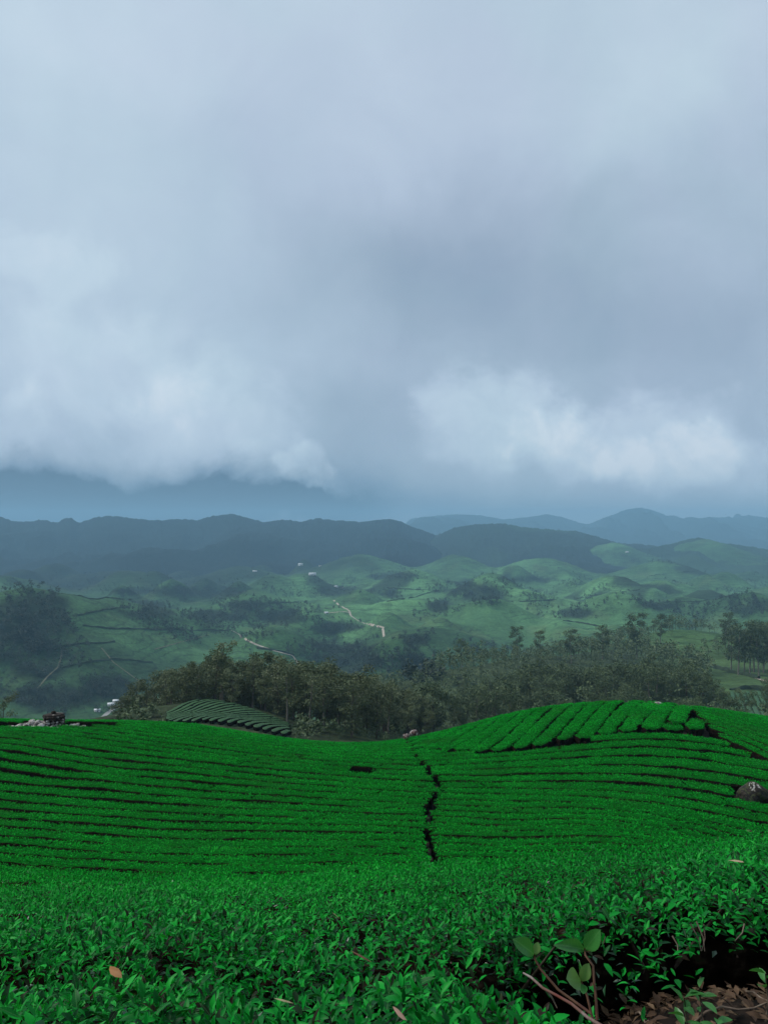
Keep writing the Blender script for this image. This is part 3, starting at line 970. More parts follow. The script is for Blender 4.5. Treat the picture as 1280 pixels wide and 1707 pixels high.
def build_fields():
    gaps = [43.8 + 2.0, 37.6, 51.0, 30.2]
    rows = []
    y = 16.2
    while y < 84:
        extra = 0.0
        for g in gaps:
            if g - 0.7 < y <= g + 0.7:
                extra = 0.26 if g > 45 and g < 46 else 0.15
        y += extra
        rows.append(y)
        y += 1.43
    k_bold = int(np.argmin(np.abs(np.array(rows) - 46.6)))
    for k, y0 in enumerate(rows):
        if y0 > 77:
            break
        rel = k - k_bold
        where = (ORD[rel] + ' row above the widest furrow') if rel >= 0 else (ORD[-rel - 1] + ' row below the widest furrow')
        # left field
        x = np.arange(-50, 4, 0.32)
        yy = row_y(y0, x)
        ok = (x < path_x(yy) - np.where((yy > 57.5) | (k % 6 == 4), -0.1, 0.0 + 0.16 * ORD_J(k))) & (yy < 74.5) & (np.abs(x) < 0.60 * yy + 0.5) & (yy > 13) & ~in_hole(x, yy)
        emit_runs(np.stack([x, yy], 1), ok, 0.50, lambda i, n, w=where: 'tea hedge left of the footpath, ' + w + ', ' + ORD[n - 1 - i] + ' from path',
                  'tea hedge rows on the left slope', 1000 + k, dens=108 if y0 > 26 else 40)
        # right lower field
        x = np.arange(1.2, 46, 0.32)
        yy = row_y(y0, x)
        ok = (x > path_x(yy) + np.where((yy > 57.5) | (k % 6 == 4), -0.1, 0.0 + 0.16 * ORD_J(k + 50))) & (yy < bound_up(x) - 0.25) & (np.abs(x) < 0.60 * yy + 0.5) & (yy > 13) & ~in_hole(x, yy)
        if y0 < 66:
            sp = row_y(y0 + 0.715, x) - row_y(y0 - 0.715, x)
            slope = np.gradient(yy, x)
            hwr = np.clip(sp / np.sqrt(1 + slope ** 2) / 2 - 0.195, 0.40, 0.95)
            emit_runs(np.stack([x, yy], 1), ok, hwr, lambda i, n, w=where: 'tea hedge right of the footpath, ' + w + ', ' + ORD[i] + ' from path',
                      'tea hedge rows on the lower right slope', 2000 + k, dens=108 if y0 > 26 else 40)
    # rows running up over the dome on the right
    T = np.array([0.45, 0.893])
    N = np.array([0.893, -0.45])
    for k in range(-14, 14):
        base = np.array([16.0, 57.5]) + N * 1.40 * k
        t = np.arange(-16, 26, 0.32)
        P = base + T * t[:, None] + N * (0.15 * fbm(t / 5.0, k + 0 * t, 2, 8) - 0.006 * (t - 2) ** 2 * (0.6 if k < 0 else 0.25))[:, None]
        x, yy = P[:, 0], P[:, 1]
        right = np.interp(yy, [50, 58, 66, 80], [27.5, 24.2, 25.6, 30])
        ok = (yy > bound_up(x) + 0.25) & (yy < 75.5) & (x < right) & (x > path_x(yy) + 0.3) & ~in_hole(x, yy)
        nth = ORD[k + 14]
        emit_runs(P, ok, 0.655, lambda i, n, w=nth: 'tea hedge running up the right dome, ' + w + ' from the saddle' + ('' if n == 1 else ', ' + ORD[i] + ' from below'),
                  'tea hedges running up over the dome', 3000 + k)
    # rows falling away on the right flank
    T = np.array([0.40, -0.917])
    N = np.array([0.917, 0.40])
    for k in range(0, 12):
        base = np.array([24.3, 58.3]) + N * (0.65 + 1.35 * k)
        t = np.arange(-22, 16, 0.32)
        P = base + T * t[:, None] + N * (0.12 * fbm(t / 5.0, k + 9 + 0 * t, 2, 18) - 0.010 * (t) ** 2)[:, None]
        x, yy = P[:, 0], P[:, 1]
        left = np.interp(yy, [50, 58, 66, 80], [27.5, 24.2, 25.6, 30])
        ok = (yy > bound_up(x) + 0.4) & (yy < 75.5) & (x > left + 0.5) & (x < 0.62 * yy) & ~in_hole(x, yy)
        nth = ORD[k]
        emit_runs(P, ok, 0.53, lambda i, n, w=nth: 'tea hedge on the right flank of the dome, ' + w + ' row outward' + ('' if n == 1 else ', ' + ORD[i] + ' from the top'),
                  'tea hedges on the right flank of the dome', 4000 + k)
    # small tea mound in front of the grove
    mz = lambda x, y: terrain(x, y) + 0.75
    mh = lambda x, y: 0.75 + 0 * x
    T = np.array([0.10, 0.995])
    N = np.array([0.995, -0.10])
    for k in range(-14, 15):
        base = np.array([-34.0, 150.0]) + N * 1.43 * k
        t = np.arange(-30, 22, 0.6)
        P = base + T * t[:, None] + N * (0.2 * fbm(t / 6.0, k + 0 * t, 2, 28) + 0.006 * (t + 20) ** 2)[:, None]
        x, yy = P[:, 0], P[:, 1]
        px = CX + F * x / yy
        ok = (px > 278) & (px < 484) & (yy > 126) & (yy < np.interp(px, [280, 310, 350, 430, 480], [148, 154, 158, 155, 151]))
        nth = ORD[k + 14]
        if ok.sum() > 8:
            emit_runs(P, ok, 0.47, lambda i, n, w=nth: 'dull tea hedge on the mound before the grove, ' + w + ' from left' + ('' if n == 1 else ', ' + ORD[i] + ' from below'),
                      'tea hedges on the small mound before the grove', 5000 + k, mats=(M_mid_tea, M_mid_tea), dens=16, size=(0.10, 0.16), zf=mz, hf=mh, two=1)


build_fields()


# ------------------------------------------------------------------ the hedges close to the camera
def near_hedge(P, hw, label, group, seed, dens, size, parts, stems=0, skirt=0.35, front_bare=None, four=False, mat=None, core=0.80):
    P = np.asarray(P, float)
    r = np.random.default_rng(seed)
    org = np.array([P[:, 0].mean(), P[:, 1].mean(), 0])
    org[2] = float(ground_z(org[0], org[1]))
    root = link('tea_hedge', None, loc=org, label=label, category='tea hedge', group=group)
    hwi = hw * core
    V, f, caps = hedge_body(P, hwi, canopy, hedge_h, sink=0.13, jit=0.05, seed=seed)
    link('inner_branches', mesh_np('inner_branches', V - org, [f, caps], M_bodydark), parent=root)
    L = polyline_frame(P)[2][-1]
    n = int(L * 2 * hw.mean() * dens)
    c, nn, w = sample_on(P, hw, n, r)
    v = r.random(n) * 2.5 - 1.25
    rag = 1 + 0.20 * vnoise(c[:, 0] * 1.7, c[:, 1] * 1.7, seed)
    XY = c + nn * (np.clip(v, -1.02, 1.02) * w * rag)[:, None] + r.normal(0, 0.015, (n, 2))
    side = np.clip(np.abs(v) - 0.98, 0, 1) / 0.27
    low = side * skirt * r.random(n) * hedge_h(XY[:, 0], XY[:, 1])
    lump = 0.17 * fbm(XY[:, 0] * 1.9, XY[:, 1] * 1.9, 3, 12) + 0.05 * vnoise(XY[:, 0] * 7, XY[:, 1] * 7, 5)
    Z = canopy(XY[:, 0], XY[:, 1]) + lump - 0.16 * np.clip(np.abs(v) - 0.6, 0, 1) ** 2 * 2 - low
    thin = vnoise(XY[:, 0] * 1.5, XY[:, 1] * 2.2, 91)                    # thin spots where the twigs show
    keep = (thin > -0.19) | (r.random(n) < 0.28)
    if front_bare is not None:
        keep &= ~front_bare(XY[:, 0], XY[:, 1], low, r)
    XY, Z, v, nn, low = XY[keep], Z[keep], v[keep], nn[keep], low[keep]
    n = len(Z)
    shade = r.random(n) ** 2 * 0.17                                             # some shoots stand lower in the bush
    Z = Z - shade
    P0, AZ, EL, SZ, RO = [], [], [], [], []
    nl = r.integers(3, 6, n) if dens > 420 else r.integers(2, 5, n)
    a0 = r.random(n) * 2 * math.pi
    for k in range(5):
        m = nl > k
        az = a0 + k * 2.4 + r.normal(0, 0.25, n)
        el = np.radians(np.array([72, 52, 38, 22, 8])[k] + r.normal(0, 12, n))
        sz = r.uniform(size[0], size[1], n) * np.array([0.72, 1.0, 1.08, 1.12, 1.0])[k]
        p = np.concatenate([XY, (Z - 0.012 * k)[:, None]], 1)
        p[:, :2] += nn * (np.sign(v) * (np.abs(v) > 0.9) * 0.03)[:, None]
        el = np.where(low > 0.03, el - 0.5, el)
        P0.append(p[m]); AZ.append(az[m]); EL.append(el[m]); SZ.append(sz[m]); RO.append(r.normal(0, 0.35, n)[m])
    P0, AZ, EL, SZ, RO = map(np.concatenate, (P0, AZ, EL, SZ, RO))
    fr = rot_frames(AZ, EL, RO)
    vis = np.full(len(P0), False)
    if parts:
        u = P0[:, 0] / np.maximum(P0[:, 1], 0.1)
        pxs = CX + F * u
        pys = HZ - F * P0[:, 2] / np.maximum(P0[:, 1], 0.1)
        top = P0[:, 2] - canopy(P0[:, 0], P0[:, 1])
        score = SZ / P0[:, 1] * (1 + 4 * np.clip(top, -0.1, 0.15)) * np.where((pxs > 5) & (pxs < 1275) & (pys < 1700), 1, 0) * (EL < 1.1) * r.uniform(0.35, 1, len(P0))
        vis[np.argsort(-score)[:parts]] = True
    mb = MB()
    which = r.integers(0, len(LEAF_T), len(P0))
    for k, t in enumerate(LEAF_T):
        m = (which == k) & ~vis
        if m.any():
            scatter_leaves(mb, LEAF4 if four else t, P0[m], fr[m], SZ[m])
    link('leaves', mb.mesh('leaves', mat or M_leaf_mass, not four, org), parent=root, kind='stuff')
    for i in np.nonzero(vis)[0]:
        o = bpy.data.objects.new('leaf', LEAF_MESH[which[i]])
        COL.objects.link(o)
        o.parent = root
        M = Matrix(fr[i].tolist()).to_4x4()
        M = Matrix.Translation(Vector(P0[i] - org)) @ M @ Matrix.Scale(float(SZ[i]), 4)
        o.matrix_basis = M
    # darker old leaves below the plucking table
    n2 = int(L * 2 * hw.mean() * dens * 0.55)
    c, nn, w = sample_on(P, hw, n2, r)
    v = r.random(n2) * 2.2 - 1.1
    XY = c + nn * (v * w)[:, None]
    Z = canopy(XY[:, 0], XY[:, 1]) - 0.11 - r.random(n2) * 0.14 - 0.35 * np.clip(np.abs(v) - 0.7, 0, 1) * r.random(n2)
    keep = np.full(n2, True)
    if front_bare is not None:
        keep = ~front_bare(XY[:, 0], XY[:, 1], 0 * Z + 0.06, r)
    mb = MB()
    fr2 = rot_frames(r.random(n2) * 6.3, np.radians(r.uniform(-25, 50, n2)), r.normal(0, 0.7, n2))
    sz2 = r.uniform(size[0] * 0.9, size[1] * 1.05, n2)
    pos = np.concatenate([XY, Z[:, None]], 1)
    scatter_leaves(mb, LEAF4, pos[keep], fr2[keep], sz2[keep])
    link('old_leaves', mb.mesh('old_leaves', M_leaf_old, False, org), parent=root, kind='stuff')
    for i in range(stems):
        q = r.random()
        j = int(q * (len(P) - 1))
        T, N, s = polyline_frame(P)
        b = P[j] + N[j] * r.uniform(-0.3, 0.5) * hw[j]
        top = b + r.normal(0, 0.16, 2) - N[j] * r.uniform(0, 0.5) * hw[j]
        z0, z1 = float(ground_z(*b)) - 0.03, float(canopy(*top)) - 0.08
        mid = (b + top) / 2 + r.normal(0, 0.05, 2)
        pts = [(*b, z0), (*(b * .6 + mid * .4), z0 + (z1 - z0) * 0.3), (*mid, z0 + (z1 - z0) * 0.6), (*top, z1)]
        m2 = MB()
        m2.tube(np.array(pts) - org, [0.016, 0.012, 0.009, 0.005], 6)
        link('stem', m2.mesh('stem', M_bark), parent=root)
    return root


def build_near():
    def line(x0, x1, f, step=0.12):
        x = np.arange(x0, x1, step)
        return np.stack([x, f(x)], 1)
    wav = lambda x, s: 0.07 * fbm(x / 0.9, s + 0 * x, 3, 4)
    A = line(-1.75, 0.60, lambda x: 1.98 - 0.13 * x + wav(x, 1))
    near_hedge(A, np.full(len(A), 0.70), 'nearest tea hedge with an orange dead leaf on it, along the bottom edge', 'tea hedges close to the camera', 51, 1100, (0.027, 0.056), 285, stems=14)
    bare = lambda x, y, low, r: (low > 0.05) & (x > 0.95) & (r.random(len(x)) < 0.93)
    B1 = line(-2.5, 0.62, lambda x: 3.76 - 0.12 * x + wav(x, 2))
    near_hedge(B1, np.full(len(B1), 0.74), 'second tea hedge from the bottom, behind the dark hollow', 'tea hedges close to the camera', 52, 1000, (0.027, 0.055), 285, stems=10)
    B2 = line(0.55, 3.0, lambda x: 3.85 + 0.10 * x + wav(x, 2))
    hw = 0.78 + 0.22 * np.exp(-((B2[:, 0] - 0.75) / 0.25) ** 2)
    near_hedge(B2, hw, 'tea hedge over the black hollow and leaf litter at lower right', 'tea hedges close to the camera', 53, 1000, (0.027, 0.055), 285, stems=60, skirt=0.30, front_bare=bare, core=0.42)
    y0 = 5.42
    rows = []
    i = 0
    while y0 < 16.6:
        rows.append((i, y0))
        y0 += 1.47 + 0.1 * (i == 0)
        i += 1
    for i, y0 in rows:
        d = y0
        f = lambda x: row_y(y0 + 0.8, x) + wav(x, 5 + i)
        xm = 0.62 * y0 + 0.6
        P = line(-xm, xm, f, 0.16)
        parts = 285 if y0 < 9.5 else (150 if y0 < 12 else 0)
        dens = np.interp(d, [5, 9, 13, 17], [760, 480, 280, 200])
        near_hedge(P, np.full(len(P), 0.66), ('tea hedge across the whole width, ' + ORD[i + 2] + ' hedge up from the bottom edge'), 'tea hedges close to the camera', 60 + i,
                   dens, (0.027, 0.052 if d < 9 else 0.064), parts, four=d > 5, mat=M_leaf_row[min(i, 6)])


build_near()


# ------------------------------------------------------------------ trees
def tree_parts(seed, H, spread, start, nlimb, leaf_n, leaf_s, clump_r, droop=0.0, dense=1.0, low=False):
    """one tree about H high: trunk with limbs, crown of leaf sprays gathered at the limb ends"""
    r = np.random.default_rng(seed)
    tk = MB()
    n = 8
    t = np.linspace(0, 1, n)
    lean = r.normal(0, 0.035 * H, 2)
    wob = np.cumsum(r.normal(0, 0.012 * H, (n, 2)), 0)
    tp = np.stack([lean[0] * t ** 1.5 + wob[:, 0] * t, lean[1] * t ** 1.5 + wob[:, 1] * t, t * H * 0.93], 1)
    r0 = H * 0.013 + 0.04
    tk.tube(tp, r0 * (1 - 0.85 * t) + 0.015, 6)
    cents, rad = [], []
    for i in range(nlimb):
        q = start + (1 - start) * (i + r.random()) / nlimb
        b = np.array([np.interp(q, t, tp[:, k]) for k in range(3)])
        az = r.random() * 6.28 + i * 2.4
        shape = math.sin(math.pi * min(1, 0.18 + 0.82 * (1 - (q - start) / (1 - start)) ** 0.8))
        L = spread * (0.35 + 0.75 * shape) * r.uniform(0.6, 1.15)
        up = r.uniform(0.3, 0.9)
        e = b + np.array([math.cos(az) * L, math.sin(az) * L, up * L - droop * L])
        mid = (b + e) / 2 + np.array([0, 0, 0.08 * L])
        tk.tube([b, mid, e], [r0 * 0.42 * (1.1 - q), r0 * 0.28 * (1.1 - q), 0.012], 4)
        for p_, s_ in ((e, 1.0), (mid * 0.3 + e * 0.7 + r.normal(0, 0.3, 3) * clump_r, 0.8)):
            cents.append(p_)
            rad.append(clump_r * s_ * r.uniform(0.7, 1.25))
    cents.append(tp[-1])
    rad.append(clump_r * 0.9)
    cents, rad = np.array(cents), np.array(rad)
    k = leaf_n
    N = len(cents) * k
    dirs = r.normal(0, 1, (N, 3))
    dirs /= np.linalg.norm(dirs, axis=1, keepdims=True)
    rr = r.random(N) ** 0.45
    base = np.repeat(cents, k, 0)
    pos = base + dirs * (np.repeat(rad, k) * rr)[:, None] * np.array([1, 1, 0.62])
    az = np.arctan2(dirs[:, 1], dirs[:, 0]) + r.normal(0, 0.8, N)
    el = np.clip(np.arcsin(dirs[:, 2]) * 0.6 + r.normal(-0.15, 0.5, N), -1.4, 1.4)
    cr = MB()
    scatter_leaves(cr, LEAF2, pos, rot_frames(az, el, r.normal(0, 1.0, N)), r.uniform(0.6, 1.3, N) * leaf_s * 1.6)
    return tk, cr


def tree_kind(name, seed, H, spread, start, nlimb, leaf_n, leaf_s, clump_r, mt, mc, **kw):
    tk, cr = tree_parts(seed, H, spread, start, nlimb, leaf_n, leaf_s, clump_r, **kw)
    return dict(name=name, H=H, trunk=tk.mesh('trunk', mt), crown=cr.mesh('crown', mc, False))


KINDS = {
    'slender': [tree_kind('eucalyptus_tree', 100 + i, 12, 2.3, 0.22, 19, 76, 0.29, 1.15, M_trunkdark, M_crown) for i in range(4)],
    'broad': [tree_kind('silver_oak_tree', 200 + i, 12, 3.2, 0.12, 22, 76, 0.30, 1.3, M_trunkdark, M_crown) for i in range(4)],
    'thin': [tree_kind('eucalyptus_tree', 300 + i, 14, 1.7, 0.42, 12, 70, 0.26, 0.95, M_trunk, M_crown, droop=0.3) for i in range(2)],
    'forest': [tree_kind('forest_tree', 400 + i, 12, 3.5, 0.12, 22, 76, 0.34, 1.5, M_trunkdark, M_wood) for i in range(4)],
    'forest_tall': [tree_kind('forest_tree', 450 + i, 14, 2.4, 0.30, 17, 70, 0.32, 1.25, M_trunk, M_wood) for i in range(3)],
}
_first = {}


def plant(kind, i, loc, H, label, group, rz):
    k = KINDS[kind][i % len(KINDS[kind])]
    key = k['name']
    s = H / k['H']
    if (kind, i % len(KINDS[kind])) not in _first:
        root = link(key, None)
        link('trunk', k['trunk'], parent=root)
        link('crown', k['crown'], parent=root)
        _first[(kind, i % len(KINDS[kind]))] = root
    else:
        src = _first[(kind, i % len(KINDS[kind]))]
        root = src.copy()
        COL.objects.link(root)
        for c in src.children:
            d = c.copy()
            COL.objects.link(d)
            d.parent = root
    root.location = loc
    root.rotation_euler = (0, 0, rz)
    root.scale = (s, s, s)
    root['label'], root['category'] = label, 'tree'
    root['group'] = group
    return root


def poisson(xmin, xmax, ymin, ymax, spacing, r, ok):
    pts, cell = [], {}
    n = int((xmax - xmin) * (ymax - ymin) / spacing ** 2 * 4)
    for _ in range(n):
        x, y = r.uniform(xmin, xmax), r.uniform(ymin, ymax)
        if not ok(x, y):
            continue
        c = (int(x // spacing), int(y // spacing))
        if any((x - a) ** 2 + (y - b) ** 2 < spacing ** 2 for i in (-1, 0, 1) for j in (-1, 0, 1) for a, b in cell.get((c[0] + i, c[1] + j), ())):
            continue
        cell.setdefault(c, []).append((x, y))
        pts.append((x, y))
    return pts


def low_tree(r, H):
    """coarse tree for the massed woods: a few clumps of leaf sprays and a trunk stub"""
    nc = r.integers(5, 9)
    c = np.stack([r.normal(0, 0.14, nc), r.normal(0, 0.14, nc), r.uniform(0.35, 0.95, nc)], 1) * H
    c[:, :2] *= (1.25 - c[:, 2:] / H * 0.8)
    return c


def woods_mesh(points, r, mat, name, label, category, leaf_per=14, leaf_k=0.085):
    """massed trees joined into one: points (x, y, z, height)"""
    C, S = [], []
    mbt = MB()
    for x, y, z, H in points:
        c = low_tree(r, H)
        C.append(c + np.array([x, y, z]))
        S.append(np.full(len(c), H))
        if y < 800 and r.random() < 0.5:
            mbt.tube([(x, y, z - 0.3), (x, y, z + H * 0.7)], [H * 0.016, H * 0.008], 4)
    C, S = np.concatenate(C), np.concatenate(S)
    N = len(C) * leaf_per
    d = r.normal(0, 1, (N, 3))
    d /= np.linalg.norm(d, axis=1, keepdims=True)
    Sr = np.repeat(S, leaf_per)
    pos = np.repeat(C, leaf_per, 0) + d * (Sr * 0.15 * r.random(N) ** 0.4)[:, None] * np.array([1, 1, 0.8])
    fr = rot_frames(np.arctan2(d[:, 1], d[:, 0]) + r.normal(0, .6, N), np.clip(np.arcsin(d[:, 2]) * .7 + r.normal(0, .4, N), -1.4, 1.4), r.normal(0, .9, N))
    scatter_leaves(mbt, LEAF2, pos - fr[:, :, 1] * (Sr * leaf_k)[:, None] * 0.5, fr, Sr * leaf_k * r.uniform(1.2, 2.2, N))
    o = link(name, mbt.mesh(name, mat, False), kind='stuff', label=label, category=category)
    return o


def build_trees():
    r = np.random.default_rng(21)
    # ---- the grove just behind the crest
    sil_x = [190, 215, 250, 290, 320, 350, 370, 400, 430, 470, 500, 560, 620, 650, 690, 720]
    sil_y = [1160, 1142, 1130, 1112, 1098, 1092, 1080, 1100, 1090, 1092, 1098, 1108, 1122, 1138, 1152, 1172]

    def ok(x, y):
        px = CX + F * x / y
        front = np.interp(px, [190, 280, 300, 470, 490, 640, 720], [168, 160, 163, 158, 149, 158, 200])
        return 196 < px < 716 and front < y < front + 72
    pts = poisson(-90, 20, 145, 275, 4.3, r, ok)
    pts.sort(key=lambda p: p[1])
    front_n = 0
    total = 0
    for x, y in pts:
        z = float(terrain(x, y))
        px = CX + F * x / y
        ztop = (HZ - np.interp(px, sil_x, sil_y)) / F * y
        hmax = ztop - z
        H = min(r.uniform(10.5, 14.5), hmax * r.uniform(0.82, 1.0))
        front = np.interp(px, [190, 280, 300, 470, 490, 640, 720], [168, 160, 163, 158, 149, 158, 200])
        row = 'front edge' if y < front + 9 else ('middle' if y < front + 34 else 'back')
        if row == 'front edge' and r.random() < 0.4:
            H *= 0.7
        if H < 4.5:
            continue
        kind = r.choice(['slender', 'broad', 'thin', 'slender'], p=[0.38, 0.34, 0.14, 0.14])
        part = ('near the hamlet' if px < 270 else 'left of the mound' if px < 315 else 'above the mound' if px < 400 else 'right of the mound' if px < 480 else
                'left of the saddle' if px < 580 else 'at the saddle')
        look = {'slender': 'slender pale-trunked tree', 'broad': 'bushy olive tree', 'thin': 'thin tree with high sparse crown'}[kind]
        plant(kind, int(r.integers(0, 8)), (x, y, z - 0.1), H, f'{look}, grove {row}, {part}', 'trees of the grove behind the tea field', r.random() * 6.28)
        total += 1
    plant('thin', 1, (*at(368, 1180, 172)[:2], float(terrain(*at(368, 1180, 172)[:2]))), 14.5, 'tallest tree of the grove, its sparse top standing above the rest', 'trees of the grove behind the tea field', 1.0)
    plant('broad', 0, (*at(6, 1200, 150)[:2], float(terrain(*at(6, 1200, 150)[:2]))), at(6, 1163, 150)[2] - float(terrain(*at(6, 1200, 150)[:2])), 'lone olive tree at the left edge behind the stone ruin', None, 0.3)
    # ---- the wooded hill on the right
    fx_ = [600, 690, 710, 740, 760, 800, 860, 900, 950, 1000, 1050, 1100, 1150, 1180, 1200, 1290]
    fy_ = [1120, 1112, 1100, 1082, 1068, 1064, 1056, 1060, 1053, 1043, 1036, 1026, 1014, 1024, 1036, 1040]
    clear1 = [(1078, 1080), (1110, 1064), (1140, 1056), (1190, 1056), (1232, 1066), (1215, 1085), (1170, 1088), (1150, 1102), (1110, 1098)]
    clear2 = [(1190, 1108), (1290, 1138), (1290, 1205), (1195, 1200), (1185, 1150)]
    clear3 = [(1150, 1098), (1200, 1100), (1290, 1120), (1290, 1142), (1190, 1112), (1130, 1098)]

    def inside(poly, x, y):
        c = False
        j = len(poly) - 1
        for i in range(len(poly)):
            if (poly[i][1] > y) != (poly[j][1] > y) and x < (poly[j][0] - poly[i][0]) * (y - poly[i][1]) / (poly[j][1] - poly[i][1]) + poly[i][0]:
                c = not c
            j = i
        return c
    cand = []
    for (y0, y1, sp) in ((205, 330, 6.4), (330, 480, 7.2), (480, 640, 8.0), (640, 740, 8.6)):
        def okf(x, y):
            px = CX + F * x / y
            return np.interp(y, [205, 260, 400], [690, 690, 600]) < px < 1300
        cand += poisson(-30, 380, y0, y1, sp, r, okf)
    X = np.array(cand)
    Z = terrain(X[:, 0], X[:, 1])
    PX, PY = project(X[:, 0], X[:, 1], Z)
    keep = []
    for (x, y), z, px, py in zip(X, Z, PX, PY):
        if inside(clear1, px, py) or inside(clear2, px, py) or inside(clear3, px, py):
            continue
        ymin = np.interp(px, fx_, fy_)
        hmax = (HZ - ymin) / F * y - z
        H = min(r.uniform(8.5, 14) * (1 + 0.9 * float(fbm(x / 40, y / 55, 2, 66))), hmax * r.uniform(0.80, 1.0))
        top = HZ - F * (z + H) / y
        crest = np.interp(px, [640, 690, 760, 860, 960, 1080, 1150, 1220, 1280], [1230, 1218, 1200, 1183, 1170, 1165, 1172, 1182, 1192])
        if H < 3.5 or top > crest - 3:
            continue
        if px > 1150 and py > 1125 and r.random() < 0.4:
            H *= 0.55
        keep.append((x, y, z, H, px))
    for px, py, d, top in [(1218, 1096, 520, 1050), (1230, 1098, 500, 1044), (1240, 1096, 515, 1058), (1249, 1099, 495, 1043), (1256, 1097, 510, 1040), (1264, 1100, 490, 1050), (1272, 1098, 505, 1040),
                           (1281, 1100, 500, 1046), (1293, 1098, 510, 1042), (1214, 1062, 640, 1024), (1208, 1064, 630, 1034), (862, 1096, 515, 1046), (1061, 1080, 560, 1024), (1100, 1064, 640, 1024),
                           (900, 1102, 490, 1052), (770, 1118, 470, 1066), (1004, 1098, 520, 1044), (952, 1105, 480, 1050)]:
        x = (px - CX) / F * d
        z = float(terrain(x, d))
        keep.append((x, d, z, (HZ - top) / F * d - z, px))
    show = sorted(range(len(keep)), key=lambda i: -keep[i][3] / keep[i][1])
    n_one = max(40, 290 - total)
    single = set(show[:n_one]) | set(range(len(keep) - 18, len(keep)))
    for i in single:
        x, y, z, H, px = keep[i]
        kind = 'forest_tall' if r.random() < 0.35 or i >= len(keep) - 18 else 'forest'
        look = 'tall pale-trunked tree' if kind == 'forest_tall' else 'rounded green tree'
        zone = ('beside the grove' if px < 760 else 'left of the green dome' if px < 860 else 'over the dome\'s left side' if px < 960 else 'over the dome\'s middle' if px < 1060
                else 'over the dome\'s right side' if px < 1150 else 'beyond the right flank')
        zone += ', near' if y < 330 else (', halfway up' if y < 480 else ', far up')
        plant(kind, int(r.integers(0, 8)), (x, y, z - 0.2), H, f'{look}, wooded hill {zone}', 'trees of the woods on the right hill', r.random() * 6.28)
    woods_mesh([k[:4] for i, k in enumerate(keep) if i not in single], r, M_wood, 'woodland', 'mass of dull green trees covering the hill behind the green dome', 'woods', 18, 0.060)
    # ---- woods of the valley
    far, left = [], []
    for a, b, ra, rb, n, H in WOODS:
        for _ in range(n):
            t, q = r.random() * 6.283, math.sqrt(r.random())
            qq = q * (1 + 0.35 * math.sin(3 * t + a) + 0.25 * math.sin(7 * t + b))
            h = hit(a + ra * qq * math.cos(t), b + rb * qq * math.sin(t), 260 if b > 1090 else 600)
            if h is None:
                continue
            (left if a < 200 and b > 1030 else far).append((h[0], h[1], h[2] - 0.5, H * r.uniform(0.6, 1.25)))
    for _ in range(6500):
        px, py = r.uniform(-20, 1300), 905 + 190 * r.random()
        h = hit(px, py, 640, 4200)
        if h is None or (548 < px < 662 and 1000 < py < 1056):
            continue
        x, y = h[0], h[1]
        hollow = fbm(x / 120, y / 160, 3, 101) + 0.5 * vnoise(x / 30, y / 30, 102)
        low = (h[2] + 195) / 60
        if hollow > 0.09 + 0.20 * low:
            for _k in range(3):
                xx, yy = x + r.normal(0, 9), y + r.normal(0, 11)
                far.append((xx, yy, float(quick(np.array([xx / yy]), np.array([yy]))[0]) - 0.5, r.uniform(4, 11)))
    woods_mesh(left, r, M_farwood, 'woodland', 'dark wooded hillside on the left edge of the valley', 'woods', 8, 0.10)
    woods_mesh(far, r, M_farwood, 'woodland', 'scattered dark copses between the pale green tea hills', 'woods', 6, 0.115)
    # low scrub between the trees and the crest
    scr = []
    for _ in range(620):
        px, py = r.uniform(200, 1200), r.uniform(1150, 1240)
        h = hit(px, py, 120, 420)
        if h is None or inside(clear2, px, py):
            continue
        if 275 < px < 490 and h[1] < 160:
            continue
        scr.append((h[0], h[1], h[2] - 0.3, r.uniform(1.4, 4.2) if h[1] < 200 else r.uniform(1.5, 3.5)))
    woods_mesh(scr, r, M_wood, 'undergrowth', 'low olive scrub at the foot of the trees', 'scrub', 12, 0.10)


build_trees()


def tell_trees_apart():
    same = {}
    for o in SC.objects:
        if o.get('category') == 'tree':
            same.setdefault(o['label'], []).append(o)
    for lab, obs in same.items():
        if 1 < len(obs) <= 20:
            obs.sort(key=lambda o: o.location.x / o.location.y)
            for i, o in enumerate(obs):
                o['label'] = lab + ', ' + ORD[i] + ' from left'


tell_trees_apart()


# ------------------------------------------------------------------ tracks, paths and hedge lines across the valley
def densify(pts, n):
    p = np.array(pts, float)
    s = np.concatenate([[0], np.cumsum(np.linalg.norm(np.diff(p, axis=0), axis=1))])
    q = np.linspace(0, s[-1], n)
    return np.stack([np.interp(q, s, p[:, 0]), np.interp(q, s, p[:, 1])], 1)


